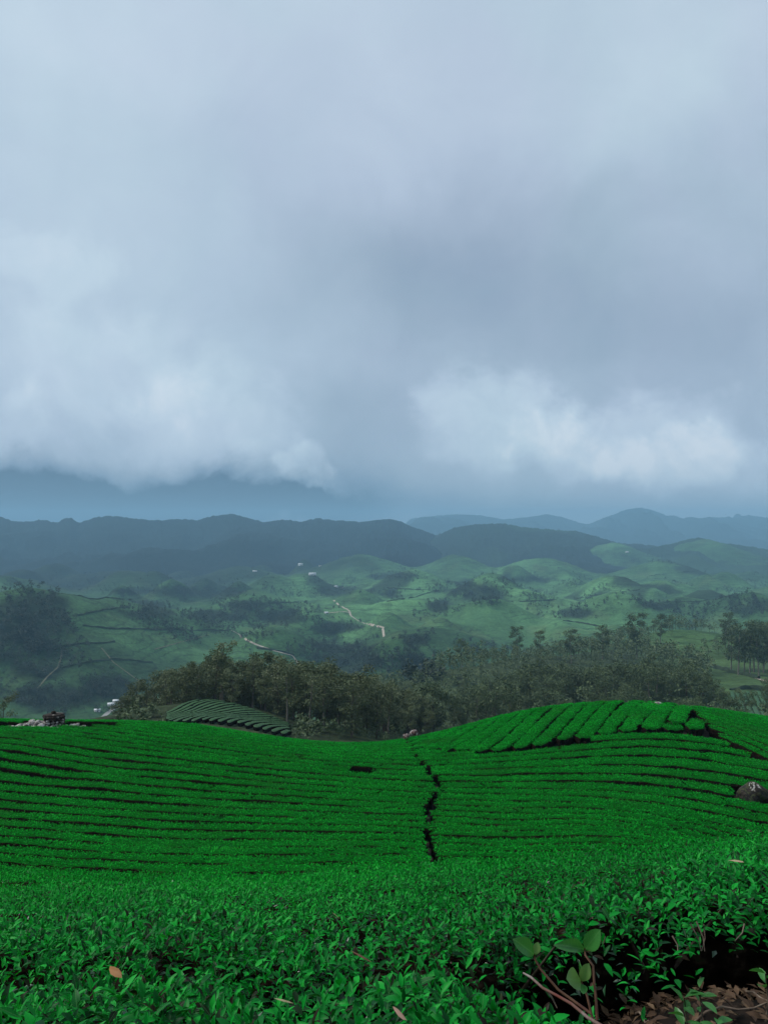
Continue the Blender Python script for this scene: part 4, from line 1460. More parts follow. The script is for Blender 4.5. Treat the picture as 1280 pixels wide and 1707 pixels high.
def ribbon(pts, width, mat, name, label, category, d0=600, raise_=0.5, high=0.0, wander=0.0):
    P = []
    for px, py in densify(pts, 60):
        h = hit(px, py, d0)
        if h is not None and (not P or abs(h[1] - P[-1][1]) < 0.22 * h[1]):
            P.append(h)
    if len(P) < 4:
        return
    P = np.array(P)
    XY = P[:, :2]
    kern = np.array([.25, .5, .25])
    for k in range(2):
        XY[1:-1] = XY[:-2] * .25 + XY[1:-1] * .5 + XY[2:] * .25
    if wander:
        XY = XY + np.stack([vnoise(XY[:, 0] / 22, XY[:, 1] / 22, 6), vnoise(XY[:, 0] / 22, XY[:, 1] / 22, 8)], 1) * wander
    T, N, s = polyline_frame(XY)
    n = len(XY)
    offs = np.array([-1, -0.7, 0.7, 1]) if high else np.array([-1, 0, 1])
    hh = np.array([0, high, high, 0]) if high else np.array([0, 0.15, 0])
    w = width * 0.5 * (1 + 0.35 * vnoise(np.arange(n) * 0.7, 1.0, 3))
    G = XY[:, None] + N[:, None] * (offs[None] * w[:, None])[..., None]
    Z = terrain(G[..., 0], G[..., 1]) + raise_ + hh[None] * (1 + 1.3 * vnoise(G[..., 0] / 7, G[..., 1] / 7, 4))
    V = np.concatenate([G, Z[..., None]], -1).reshape(-1, 3)
    kw = dict(kind='structure') if not high else {}
    link(name, mesh_np(name, V, [grid_faces(n, len(offs))], mat), label=label, category=category, **kw)


M_track = noise_material('pale_dirt_track', [(0.3, (0.24, 0.20, 0.15)), (0.7, (0.44, 0.39, 0.32))], 0.2, 0.95)
M_faint = noise_material('worn_grass_path', [(0.3, (0.07, 0.085, 0.045)), (0.7, (0.15, 0.14, 0.09))], 0.2, 0.95)
M_road = noise_material('grey_road', [(0.3, (0.20, 0.19, 0.17)), (0.7, (0.34, 0.33, 0.31))], 0.2, 0.9)
M_line = noise_material('hedge_line_leaves', [(0.3, (0.014, 0.026, 0.014)), (0.7, (0.034, 0.055, 0.026))], 0.3, 0.95)
M_scar = noise_material('bare_earth', [(0.35, (0.05, 0.06, 0.035)), (0.6, (0.17, 0.13, 0.11)), (0.75, (0.26, 0.22, 0.19))], 0.09, 0.95)

ribbon([(556, 1001), (568, 1011), (582, 1018), (585, 1027), (600, 1037), (620, 1042), (640, 1047)], 3.6, M_track, 'dirt_track', 'winding pale track in the middle of the valley', 'track')
ribbon([(385, 1051), (400, 1058), (408, 1066), (430, 1076), (460, 1086), (488, 1093), (498, 1108)], 2.6, M_track, 'dirt_track', 'pale track dropping across the tea hill left of centre', 'track')
ribbon([(540, 1022), (575, 1020), (585, 1022)], 3, M_track, 'dirt_track', 'short pale track joining the winding track from the left', 'track')
ribbon([(638, 1048), (640, 1062)], 3.5, M_track, 'dirt_track', 'short pale lane at the top of the round tea mound', 'track')
ribbon([(104, 1080), (103, 1095), (98, 1112), (80, 1128), (60, 1152)], 2, M_faint, 'footpath', 'faint path climbing the tea slope beside the wooded hill', 'path')
ribbon([(170, 1081), (190, 1105), (235, 1138)], 1.6, M_faint, 'footpath', 'faint diagonal path down the left tea slope', 'path')
ribbon([(258, 1083), (305, 1070), (350, 1058)], 1.6, M_faint, 'footpath', 'faint path rising to the right over the left tea slope', 'path')
ribbon([(172, 1196), (184, 1186), (196, 1178)], 4.5, M_road, 'village_road', 'grey road running up to the hamlet at left', 'road', 700)
ribbon([(1258, 1130), (1270, 1134), (1290, 1140)], 3.2, M_track, 'dirt_track', 'bare pinkish track at the right edge behind the dome', 'track', 300, 0.2)
for pts, lab in [
    ([(140, 1044), (190, 1048), (250, 1050), (330, 1051), (384, 1051)], 'dark hedge line running level across the left tea slope'),
    ([(105, 1077), (150, 1073), (192, 1070)], 'short dark hedge line beside the wooded hill'),
    ([(100, 1113), (140, 1108), (165, 1102), (185, 1099), (255, 1105)], 'crooked dark hedge line low on the left tea slope'),
    ([(130, 1027), (170, 1018), (212, 1012)], 'dark hedge line rising to the right, high on the left slope'),
    ([(124, 993), (160, 996), (215, 1000)], 'dark tree line along the top of the left tea slope'),
    ([(410, 1007), (450, 1006), (500, 1004)], 'dark hedge line round the foot of the bright rounded hill'),
    ([(645, 1003), (680, 998), (720, 987), (735, 985)], 'dark hedge line across the tea hill above the winding track'),
    ([(645, 980), (690, 983), (735, 985)], 'upper dark hedge line on the tea hill above the winding track'),
    ([(865, 1004), (900, 1002), (928, 1000)], 'dark hedge line in the valley right of the centre copse'),
    ([(940, 1035), (975, 1040), (1002, 1045)], 'dark hedge line at the foot of the wide right mound'),
    ([(960, 998), (1010, 990), (1065, 984)], 'dark hedge line over the wide right mound'),
    ([(1100, 1004), (1160, 1003), (1195, 999), (1250, 984)], 'long dark hedge line along the hills at right'),
    ([(1080, 960), (1130, 955), (1185, 950)], 'thin dark line high on the right green ridge'),
    ([(430, 1080), (460, 1084), (490, 1092)], 'dark hedge beside the pale track left of centre'),
    ([(1105, 1092), (1130, 1096), (1160, 1098)], 'dark hedge under the bright clearing on the right hill'),
    ([(1165, 1108), (1200, 1116), (1262, 1132)], 'dark hedge along the bare track at the right edge'),
    ([(1215, 1150), (1250, 1148), (1275, 1150)], 'dark hedge over the small striped tea plot at the right edge')]:
    ribbon(pts, 1.9, M_line, 'hedge_line', lab, 'hedge', 300 if pts[0][0] > 1100 and pts[0][1] > 1080 else 600, 0.0, 1.8, 3.5)


def build_plot():
    """striped tea plot behind the right flank"""
    mz = lambda x, y: terrain(x, y) + 0.75
    mh = lambda x, y: 0.75 + 0 * x
    for k in range(9):
        a, b = hit(1218 + 9 * k, 1153, 300), hit(1240 + 12.5 * k, 1203, 250)
        if a is None or b is None:
            continue
        q = np.linspace(0, 1, 40)[:, None]
        P = a[:2] * (1 - q) + b[:2] * q
        P[:, 0] += 1.5 * np.sin(q[:, 0] * 3.1)
        field_hedge(P, np.full(40, 1.0), f'dull tea row in the striped plot behind the right flank, {ORD[k]} from its left', 'tea rows in the striped plot', 6100 + k,
                    mats=(M_mid_tea, M_mid_tea), zf=mz, hf=mh, leaves=False)


build_plot()


# ------------------------------------------------------------------ houses
M_white = noise_material('white_wall', [(0.3, (0.55, 0.55, 0.53)), (0.7, (0.78, 0.78, 0.76))], 0.5, 0.9)
M_roof_pale = noise_material('pale_metal_roof', [(0.3, (0.45, 0.46, 0.48)), (0.7, (0.75, 0.76, 0.78))], 0.6, 0.5)
M_roof_dark = noise_material('dark_roof', [(0.3, (0.06, 0.05, 0.05)), (0.7, (0.16, 0.13, 0.12))], 0.6, 0.8)
M_hole = noise_material('dark_opening', [(0.3, (0.01, 0.01, 0.012)), (0.7, (0.02, 0.02, 0.022))], 1.0, 0.3)


def house(px, py, L, W, Hh, rot, label, roof, d0=600):
    h = hit(px, py, d0)
    if h is None:
        return
    L, W, Hh = L * .72, W * .72, Hh * .72
    root = link('house', None, loc=h - np.array([0, 0, 0.4]), label=label, category='house')
    root.rotation_euler = (0, 0, rot)
    a, b = L / 2, W / 2
    v = [(-a, -b, 0), (a, -b, 0), (a, b, 0), (-a, b, 0), (-a, -b, Hh), (a, -b, Hh), (a, b, Hh), (-a, b, Hh), (-a, 0, Hh + W * .28), (a, 0, Hh + W * .28)]
    link('wall', mesh_np('wall', v, [np.array([(0, 1, 5, 4), (1, 2, 6, 5), (2, 3, 7, 6), (3, 0, 4, 7)]), np.array([(5, 6, 9), (7, 4, 8)])], M_white, False), parent=root)
    e = 0.4
    z0, z1 = Hh - e * .56 + .05, Hh + W * .28 + .05
    v = []
    for t in (0, 0.18):
        v += [(-a - e, -b - e, z0 + t), (a + e, -b - e, z0 + t), (a + e, 0, z1 + t), (-a - e, 0, z1 + t), (a + e, b + e, z0 + t), (-a - e, b + e, z0 + t)]
    f = [(6, 7, 8, 9), (9, 8, 10, 11), (0, 3, 2, 1), (3, 5, 4, 2), (0, 1, 7, 6), (5, 11, 10, 4), (1, 2, 8, 7), (2, 4, 10, 8), (3, 0, 6, 9), (5, 3, 9, 11)]
    link('roof', mesh_np('roof', v, [np.array(f)], roof, False), parent=root)
    for k, x in enumerate((-a * .55, a * .15, a * .6)):
        w, hh, zz = (0.5, 1.1, 1.6) if k != 1 else (0.45, 2.0, 1.1)
        v = [(x - w, -b - .05, zz - hh / 2 + .2), (x + w, -b - .05, zz - hh / 2 + .2), (x + w, -b - .05, zz + hh / 2 + .2), (x - w, -b - .05, zz + hh / 2 + .2)]
        v += [(p, -b + .02, q) for p, _, q in v]
        link('window' if k != 1 else 'door', mesh_np('window', v, [np.array([(0, 1, 2, 3), (0, 4, 5, 1), (1, 5, 6, 2), (2, 6, 7, 3), (3, 7, 4, 0)])], M_hole, False), parent=root)


for i, (px, py, L, W, Hh, rot, lab, rf) in enumerate([
        (186, 1176, 10, 6, 3, 0.3, 'white house at the left end of the hamlet', M_roof_pale), (194, 1171, 8, 6, 3.2, 0.1, 'white house with the brightest roof in the middle of the hamlet', M_roof_pale),
        (204, 1172, 9, 5, 3, -0.3, 'low white house right of the hamlet middle', M_roof_pale), (213, 1169, 7, 5, 3, 0.2, 'small house at the right end of the hamlet', M_roof_pale),
        (191, 1181, 9, 5, 2.8, 0.5, 'house beside the grey road below the hamlet', M_roof_dark), (163, 1186, 8, 5, 3, 0.2, 'lone white house left of the grey road', M_roof_pale),
        (501, 943, 24, 12, 10, 0.2, 'white building high on the dark slope, rightmost of two', M_roof_pale), (488, 941, 22, 9, 5, 0.0, 'long low white building high on the dark slope', M_roof_pale),
        (521, 959, 30, 12, 8, 0.3, 'large pale building on the slope below the two white ones', M_roof_pale), (534, 944, 16, 8, 5, 0.0, 'tiny pale house on the slope right of the white building', M_roof_dark),
        (425, 953, 22, 9, 4, 0.0, 'long pale shed on the dark slope at left', M_roof_pale), (560, 979, 14, 8, 5, 0.4, 'small house in the trees above the winding track', M_roof_pale),
        (571, 981, 12, 8, 5, 0.1, 'pale house right of the one above the winding track', M_roof_dark), (544, 1023, 10, 6, 4, 0.1, 'pale hut at the left end of the short track', M_roof_pale),
        (1045, 921, 20, 10, 5, 0.1, 'tiny white building on the far right ridge', M_roof_pale), (355, 1132, 7, 5, 3, 0.1, 'white roof glimpsed among the grove trees', M_roof_pale)]):
    house(px, py, L, W, Hh, rot, lab, rf)


# ------------------------------------------------------------------ rocks and the stone ruin
def ico(sub):
    import bmesh
    bm = bmesh.new()
    bmesh.ops.create_icosphere(bm, subdivisions=sub, radius=1)
    V = np.array([v.co[:] for v in bm.verts])
    Fc = np.array([[v.index for v in f.verts] for f in bm.faces])
    bm.free()
    return V, Fc


ICO = {s: ico(s) for s in (1, 2, 4)}


def rock_mesh(name, seed, size, mat, sub=2, rough=0.28, flat=1.0):
    V, Fc = ICO[sub]
    n = 1 + rough * 2 * (fbm(V[:, 0] * 1.3 + V[:, 2], V[:, 1] * 1.3 - V[:, 2] * 0.7, 3, seed))
    r = np.random.default_rng(seed)
    P = V * n[:, None]
    for _ in range(5):                              # broken faces
        d = r.normal(0, 1, 3)
        d /= np.linalg.norm(d)
        h = P @ d
        P = P - d * np.maximum(h - 0.72, 0)[:, None] * 0.85
    return mesh_np(name, P * np.array(size) * np.array([1, 1, flat]), [Fc], mat, sub > 2)


def build_ruin():
    r = np.random.default_rng(5)
    c = at(91, 1200, 66.5)
    x0, y0 = c[0], c[1]
    z0 = float(canopy(x0, y0)) - 0.55
    root = link('stone_ruin', None, loc=(x0, y0, z0), label='squat dark stone block standing among rubble at the left crest', category='stone ruin')
    root.rotation_euler = (0, 0, 0.5)
    stones = [rock_mesh('stone', 700 + i, (0.5, 0.5, 0.5), M_rock if i < 4 else M_rockdark, 1, 0.2) for i in range(8)]
    wx, wy, hz = 0.72, 0.62, 1.25
    z = 0.0
    course = 0
    while z < hz - 0.05:
        h = 0.20 if z < hz - 0.25 else hz - z
        for side in range(4):
            Ls = (wx if side % 2 == 0 else wy) * 2
            t = -Ls / 2
            while t < Ls / 2 - 0.05:
                w = min(r.uniform(0.2, 0.42), Ls / 2 - t)
                m = t + w / 2
                pos = [(m, -wy, z + h / 2), (wx, m, z + h / 2), (m, wy, z + h / 2), (-wx, m, z + h / 2)][side]
                pale = (side in (0, 3)) and z < 0.95 and r.random() < 0.6
                o = link('stone', stones[int(r.integers(0, 4)) if pale else int(r.integers(4, 8))], parent=root, loc=pos)
                o.rotation_euler = (r.normal(0, .08), r.normal(0, .08), (math.pi / 2) * (side % 2) + r.normal(0, .08))
                o.scale = (w * 1.12, 0.30, h * 1.15)
                t += w
        z += h
        course += 1
    v = np.array([(sx * (wx - .06), sy * (wy - .06), zz) for zz in (-.2, hz - .02) for sx, sy in ((-1, -1), (1, -1), (1, 1), (-1, 1))])
    link('core', mesh_np('core', v, [np.array([(0, 1, 5, 4), (1, 2, 6, 5), (2, 3, 7, 6), (3, 0, 4, 7), (4, 5, 6, 7)])], M_rockdark, False), parent=root)
    cap = link('cap_stone', rock_mesh('cap_stone', 720, (0.86, 0.76, 0.09), M_rockdark, 2, 0.08), parent=root, loc=(0, 0, hz + 0.03))
    link('top_stone', rock_mesh('top_stone', 721, (0.22, 0.2, 0.13), M_rockdark, 2, 0.15), parent=root, loc=(-.05, 0, hz + 0.2))
    spots = []
    for i in range(64):
        a = r.random() ** 0.8
        px = 5 + a * 88 if i < 46 else r.uniform(82, 142)
        py = r.uniform(1190, 1208) - 0.0 * px if i < 46 else r.uniform(1196, 1213)
        if i < 46:
            py = np.interp(px, [5, 50, 95], [1203, 1195, 1196]) + r.uniform(-5, 10)
        d = 66.5 - (py - 1200) * 0.22
        p = at(px, py, d)
        g = float(canopy(p[0], p[1])) - 0.30
        p[2] = g + (0.35 * r.random() if 45 < px < 80 else 0)
        spots.append(p)
    meshes = [rock_mesh('rubble_stone', 740 + i, (1, .8, .6), M_rock if i < 6 else M_rockdark, 2, 0.3) for i in range(8)]
    for i, p in enumerate(spots):
        s = r.uniform(0.16, 0.42)
        k = int(r.integers(0, 7))
        o = link('rubble_stone', meshes[k], loc=p, label=('pale' if k < 6 else 'dark') + ' fallen stone in the rubble ' + ('right of the stone block' if i >= 46 else 'far left of the stone block' if (CX + F * p[0] / p[1]) < 40 else 'just left of the stone block'),
                 category='stone', group='stones fallen round the ruin')
        o.rotation_euler = (r.normal(0, .4), r.normal(0, .4), r.random() * 6)
        o.scale = (s, s, s)


build_ruin()


def put_rock(px, py, d, size, mat, seed, label, sub=4, rough=0.25, lift=0.0, base=None):
    p = at(px, py, d)
    p[2] = float(canopy(p[0], p[1])) - 0.6 + lift
    o = link('boulder' if size[0] > 0.4 else 'stone', rock_mesh('boulder', seed, size, mat, sub, rough), loc=p, label=label, category='boulder' if size[0] > 0.4 else 'stone')
    o.rotation_euler = (0.1, 0.05, seed * 0.7)
    return o


def lichen_rock():
    m, T, b = material('boulder_with_lichen')
    geo = T.add('ShaderNodeNewGeometry')
    p = geo.outputs['Position']
    base = T.ramp(T.noise(p, 5.0, 9, 0.7), [(0.38, (0.004, 0.003, 0.003)), (0.52, (0.020, 0.014, 0.011)), (0.64, (0.08, 0.066, 0.045))])
    moss = T.smooth(T.noise(p, 3.6, 8, 0.7), 0.50, 0.60)
    c = T.mix(moss, base, (0.055, 0.06, 0.022))
    tc = T.add('ShaderNodeTexCoord').outputs['Object']
    d = T.add('ShaderNodeVectorMath', operation='DISTANCE')
    T.l.new(tc, d.inputs[0])
    d.inputs[1].default_value = (-0.05, -0.30, 0.62)
    near = T.m('SUBTRACT', 0.62, d.outputs['Value'])
    w = T.smooth(T.m('ADD', T.m('MULTIPLY', near, 0.34), T.m('SUBTRACT', T.noise(p, 5.0, 6, 0.6), 0.5)), 0.20, 0.24)
    T.l.new(T.mix(w, c, (0.50, 0.48, 0.45)), b.inputs['Base Color'])
    b.inputs['Roughness'].default_value = 0.9
    bn = T.add('ShaderNodeBump')
    bn.inputs['Strength'].default_value = 1.0
    bn.inputs['Distance'].default_value = 0.25
    T.l.new(T.noise(p, 4.0, 9, 0.7), bn.inputs['Height'])
    T.l.new(bn.outputs[0], b.inputs['Normal'])
    return m


o = put_rock(1252, 1330, 46.2, (0.95, 0.85, 0.95), lichen_rock(), 31, 'big dark boulder with white lichen among the tea rows at the right edge', 4, 0.34, 0.55)
o.rotation_euler = (0, 0, 0)
put_rock(1247, 1383, 40.3, (0.28, 0.22, 0.18), M_white_rock, 33, 'small pale stone below the dark boulder at the right edge', 2, 0.25, 0.35)
put_rock(690, 1212, 71.5, (0.46, 0.4, 0.30), M_white_rock, 35, 'white and reddish rock at the saddle, the larger one', 4, 0.25, 0.95)
put_rock(677, 1219, 70.8, (0.28, 0.24, 0.30), M_white_rock, 36, 'white and reddish rock at the saddle, the smaller left one', 4, 0.3, 0.75)
for i, (px, py, s) in enumerate([(1078, 1168, .3), (1086, 1166, .34), (1095, 1168, .3), (1103, 1169, .22)]):
    p = at(px, py, 71.0)
    p[2] = float(canopy(p[0], p[1])) - 0.25
    link('stone', rock_mesh('stone', 60 + i, (s * 1.5, s, s * .9), M_rockdark if i != 2 else M_rock, 2, 0.3), loc=p,
         label='brown stone on top of the dome, ' + ['leftmost of four', 'second from left, the highest', 'third from left, the palest', 'rightmost and smallest of four'][i], category='stone', group='stones on top of the dome')


# ------------------------------------------------------------------ small things close by
def on_top(px, d, up=0.03):
    u = (px - CX) / F
    return np.array([u * d, d, float(canopy(u * d, d)) + up])


def depth_for(px, py, lift=0.0):
    """depth at which the tea canopy shows at this row"""
    d = np.linspace(1.3, 70, 4000)
    u, v = (px - CX) / F, (HZ - py) / F
    k = np.nonzero(canopy(u * d, d) + lift >= v * d)[0]
    return d[k[0]] if len(k) else 60


def dead_leaf(px, py, size, mat, label, tilt, width=0.55, seed=0, lift=0.10):
    d = depth_for(px, py, lift)
    V, tr, qd = leaf_template(1, width, 0.15, -0.06)
    o = link('dead_leaf', mesh_np('dead_leaf', V - np.array([0, 0.5, 0]), [tr, qd], mat), loc=on_top(px, d, lift), label=label, category='dead leaf')
    o.rotation_euler = (math.radians(tilt), math.radians(10), math.radians(70 + seed * 50))
    o.scale = (size,) * 3


def flat_leaf_mat(name, a, b_):
    return noise_material(name, [(0.35, a), (0.65, b_)], 30.0, 0.6, 4)


dead_leaf(195, 1620, 0.044, flat_leaf_mat('orange_dead_leaf', (0.40, 0.16, 0.05), (0.50, 0.24, 0.10)), 'orange brown dead leaf lying on the nearest hedge at left', 40, 0.85, 0.1, 0.12)
dead_leaf(668, 1690, 0.040, flat_leaf_mat('pink_dead_leaf', (0.50, 0.24, 0.15), (0.60, 0.33, 0.22)), 'pinkish tan dead leaf at the bottom edge near the centre', 50, 0.85, 0.4, 0.13)
dead_leaf(1226, 1432, 0.10, flat_leaf_mat('tan_dead_leaf', (0.36, 0.25, 0.14), (0.48, 0.35, 0.22)), 'tan dead leaf in the bright hedge at the right edge', 25, 0.5, 1.2, 0.13)
dead_leaf(604, 1592, 0.09, flat_leaf_mat('rust_dead_leaf', (0.13, 0.04, 0.02), (0.22, 0.08, 0.035)), 'rusty dead leaf half sunk in the second hedge near the centre', 45, 0.45, 1.0, 0.10)
dead_leaf(561, 1526, 0.05, flat_leaf_mat('yellow_leaf', (0.40, 0.42, 0.14), (0.50, 0.50, 0.22)), 'small pale yellow leaf on the hedge left of centre', 55, 0.4, 1.1, 0.12)
dead_leaf(475, 1667, 0.06, flat_leaf_mat('straw_leaf', (0.30, 0.24, 0.12), (0.40, 0.33, 0.18)), 'thin straw coloured leaf on the nearest hedge left of centre', 40, 0.2, 1.3, 0.12)

# stake and other sticks in the field
p = on_top(827, 21.5, 0)
mb = MB()
mb.tube([(0, 0, -0.4), (0.01, 0, 0.1), (-0.01, 0, 0.24)], [0.028, 0.025, 0.02], 6)
link('stake', mb.mesh('stake', M_twig), loc=p, label='short brown stake standing in the tea right of the footpath', category='stake')


# ------------------------------------------------------------------ weed with large leaves and the bare branch, lower right
M_weed = leaf_material('weed_leaf', [(0, (0.035, 0.15, 0.03)), (0.6, (0.05, 0.22, 0.045)), (1, (0.09, 0.25, 0.06))], 0.4, False, 0.3)
M_weed_pale = leaf_material('pale_weed_leaf', [(0, (0.11, 0.22, 0.06)), (1, (0.17, 0.29, 0.09))], 0.45, False, 0.3)
M_redstem = noise_material('red_stem', [(0.3, (0.07, 0.025, 0.018)), (0.7, (0.14, 0.075, 0.04))], 30, 0.6)


def big_leaf(width, bend, fold, cut=False):
    st = (0.0, 0.18, 0.45, 0.75, 1.0)
    prof = [(0.0, 0.0), (0.08, 0.30), (0.2, 0.62), (0.35, 0.88), (0.5, 1.0), (0.65, 0.96), (0.8, 0.74), (0.92, 0.38)]
    V, quads = [], []
    for i, (t, w) in enumerate(prof):
        for j, q in enumerate((-1, -0.5, 0, 0.5, 1)):
            h = max(w, 0.03) * width * 0.5 * q
            V.append((h + 0.02 * math.sin(5 * t), t, -bend * t * t + fold * abs(q) * w + 0.012 * math.sin(9 * t + 3 * q)))
    for i in range(len(prof) - 1):
        for j in range(4):
            a = i * 5 + j
            quads.append((a, a + 1, a + 6, a + 5))
    n = len(V)
    V.append((0, 1, -bend))
    tris = [(n - 5 + j, n - 4 + j, n) for j in range(4)]
    return mesh_np('leaf', V, [np.array(tris), np.array(quads)], None)


def build_weed():
    D = 1.78
    root = link('weed', None, loc=at(1000, 1760, 1.72), label='weed with reddish stems and large pale leaves before the tea at lower right', category='weed')
    org = np.array(root.location)
    for pts, rad in [([(1000, 1740, 1.72), (985, 1690, 1.74), (978, 1660, 1.76), (968, 1635, 1.78)], [.0034, .003, .0026, .002]),
                     ([(995, 1700, 1.72), (992, 1655, 1.74), (990, 1640, 1.75), (988, 1610, 1.77), (975, 1592, 1.79), (974, 1580, 1.8)], [.0036, .003, .0028, .0026, .0024, .002]),
                     ([(985, 1690, 1.74), (930, 1650, 1.8), (900, 1615, 1.83), (891, 1598, 1.84), (890, 1590, 1.84)], [.0034, .003, .0026, .0024, .002])]:
        mb = MB()
        mb.tube(np.array([at(*q) for q in pts]) - org, rad, 7)
        link('stem', mb.mesh('stem', M_redstem), parent=root)
    for (bx, by, d), (tx, ty, dd), w, bend, fold, mat in [
            ((890, 1592, 1.84), (858, 1560, 1.78), .50, .18, .06, M_weed), ((890, 1592, 1.84), (899, 1566, 1.84), .72, .05, .07, M_weed_pale),
            ((974, 1584, 1.80), (1003, 1546, 1.76), .62, .15, .08, M_weed), ((974, 1584, 1.80), (934, 1567, 1.72), .34, .30, .10, M_weed), ((974, 1586, 1.80), (990, 1581, 1.78), .25, .2, .1, M_redstem),
            ((968, 1636, 1.78), (984, 1602, 1.76), .60, .12, .08, M_weed_pale), ((968, 1636, 1.78), (945, 1628, 1.70), .62, .1, .05, M_weed_pale), ((968, 1636, 1.78), (965, 1594, 1.80), .22, .02, .14, M_weed),
            ((988, 1638, 1.75), (982, 1645, 1.74), .6, .1, .1, M_redstem), ((968, 1640, 1.77), (974, 1648, 1.72), .6, .3, .05, M_weed)]:
        a, t = at(bx, by, d), at(tx, ty, dd)
        Y = Vector(t - a)
        L = Y.length
        Y.normalize()
        Zr = Vector((0, -0.75, 0.66))
        X = Y.cross(Zr).normalized()
        Z = X.cross(Y)
        me = big_leaf(w * 0.86, bend, fold)
        me.materials.append(mat)
        o = link('leaf', me, parent=root)
        M = Matrix((X, Y, Z)).transposed().to_4x4()
        o.matrix_basis = Matrix.Translation(Vector(a - org)) @ M @ Matrix.Scale(L * 0.80, 4)
    # bare branch lying across
    pts = [at(872, 1622, 1.86), at(885, 1632, 1.83), at(905, 1645, 1.79), at(925, 1658, 1.75), at(952, 1676, 1.70), at(980, 1694, 1.65), at(1012, 1716, 1.60), at(1060, 1750, 1.53)]
    pts = [p + np.array([0, 0, 0.004 * math.sin(i * 2.1)]) for i, p in enumerate(pts)]
    br = link('bare_branch', None, loc=pts[4], label='bare red brown branch slanting down to the bottom edge at lower right', category='branch')
    mb = MB()
    mb.tube(np.array(pts) - pts[4], [.002, .0028, .003, .003, .0033, .0035, .0038, .004], 8)
    link('stem', mb.mesh('stem', M_redtwig), parent=br)
    mb = MB()
    s = [at(908, 1648, 1.785), at(920, 1664, 1.79), at(928, 1680, 1.80)]
    mb.tube(np.array(s) - pts[4], [.003, .0024, .0012], 6)
    link('side_twig', mb.mesh('side_twig', M_twig), parent=br)


build_weed()


def build_floor_bits():
    r = np.random.default_rng(77)
    # leaf litter on the open soil at lower right
    n = 4200
    x, y = r.uniform(0.4, 2.6, n), r.uniform(1.0, 4.1, n)
    z = ground_z(x, y) + 0.05 * fbm(x * 1.4, y * 1.4, 4, 2) + r.uniform(0.004, 0.05, n)
    mb = MB()
    scatter_leaves(mb, LEAF4, np.stack([x, y, z], 1), rot_frames(r.random(n) * 6.28, np.radians(r.normal(0, 16, n)), r.normal(0, 0.35, n)), r.uniform(0.03, 0.085, n))
    link('leaf_litter', mb.mesh('leaf_litter', M_litter, False), kind='stuff', label='brown leaf litter on the bare soil at the lower right corner', category='leaf litter')
    # dry twigs on the litter
    for i, (a, b, lab) in enumerate([((1232, 1640), (1290, 1690), 'long pale twig on the leaf litter at the right edge'), ((1150, 1700), (1282, 1678), 'pale twig along the bottom of the leaf litter'),
                                     ((1100, 1655), (1140, 1643), 'short pale twig where the leaf litter meets the dark hedge'), ((1060, 1690), (1085, 1712), 'short grey twig at the left end of the leaf litter'),
                                     ((1225, 1600), (1275, 1628), 'thin dark twig in the black hollow above the litter')]):
        P = []
        for q in np.linspace(0, 1, 6):
            px, py = a[0] + (b[0] - a[0]) * q, a[1] + (b[1] - a[1]) * q
            d = np.linspace(1.8, 6, 800)
            u, v = (px - CX) / F, (HZ - py) / F
            k = np.nonzero(ground_z(u * d, d) + 0.05 >= v * d)[0]
            dd = d[k[0]] if len(k) else 3.2
            P.append(at(px, py, dd) + np.array([0, 0, r.normal(0, 0.012) + 0.01]))
        mb = MB()
        mb.tube(np.array(P) - P[0], np.linspace(.0055, .0022, 6), 6)
        link('twig', mb.mesh('twig', M_twig), loc=P[0], label=lab, category='twig')
    # seedlings on the litter
    for i, (px, py, s, nl, lab) in enumerate([(1140, 1672, 0.085, 7, 'young tea sprout with serrated bright leaves on the leaf litter'), (1165, 1655, 0.06, 5, 'smaller sprout behind the bright one on the leaf litter'),
                                              (1195, 1700, 0.075, 7, 'low sprout at the bottom edge right of the bright one'), (1275, 1632, 0.08, 4, 'pale leaved sprout at the right edge above the litter')]):
        d = np.linspace(1.8, 6, 800)
        u, v = (px - CX) / F, (HZ - py) / F
        k = np.nonzero(ground_z(u * d, d) + 0.16 >= v * d)[0]
        dd = d[k[0]] if len(k) else 3.0
        top = at(px, py, dd)
        root = link('sprout', None, loc=(top[0], top[1], top[2] - 0.17), label=lab, category='sprout')
        mb = MB()
        mb.tube([(0, 0, 0), (0.01, 0, 0.09), (0, 0, 0.19)], [.004, .003, .002], 6)
        link('stem', mb.mesh('stem', M_bark), parent=root)
        for k in range(nl):
            me = bpy.data.meshes.get('sprout_leaf')
            if me is None:
                V, tr, qd = leaf_template(1, 0.42, 0.2, 0.1)
                me = mesh_np('sprout_leaf', V, [tr, qd], M_weed)
            o = link('leaf', me, parent=root)
            fr = rot_frames(np.array([k * 2.4 + i]), np.array([math.radians(r.uniform(5, 45))]), np.array([r.normal(0, .3)]))[0]
            o.matrix_basis = Matrix.Translation(Vector((0, 0, 0.19 - 0.018 * k))) @ Matrix(fr.tolist()).to_4x4() @ Matrix.Scale(s * r.uniform(.7, 1.1), 4)
    # bare twigs hanging from the hedge into the hollow
    for i, (px, py, d, dx, dz) in enumerate([(1150, 1540, 3.08, 0.03, -0.09), (1160, 1536, 3.07, 0.02, -0.10), (1172, 1540, 3.08, -0.02, -0.09), (1240, 1540, 3.06, -0.05, -0.05), (1120, 1560, 3.08, 0.01, -0.05)]):
        p = at(px, py, d)
        mb = MB()
        mb.tube([(0, 0, 0), (dx * .5 + .008, -.02, dz * .5), (dx, -.03, dz)], [.003, .0024, .0014], 5)
        link('hanging_twig', mb.mesh('hanging_twig', M_twig), loc=p, label='thin bare twig hanging into the black hollow, ' + ORD[i] + ' of five', category='twig', group='bare twigs in the black hollow')


build_floor_bits()


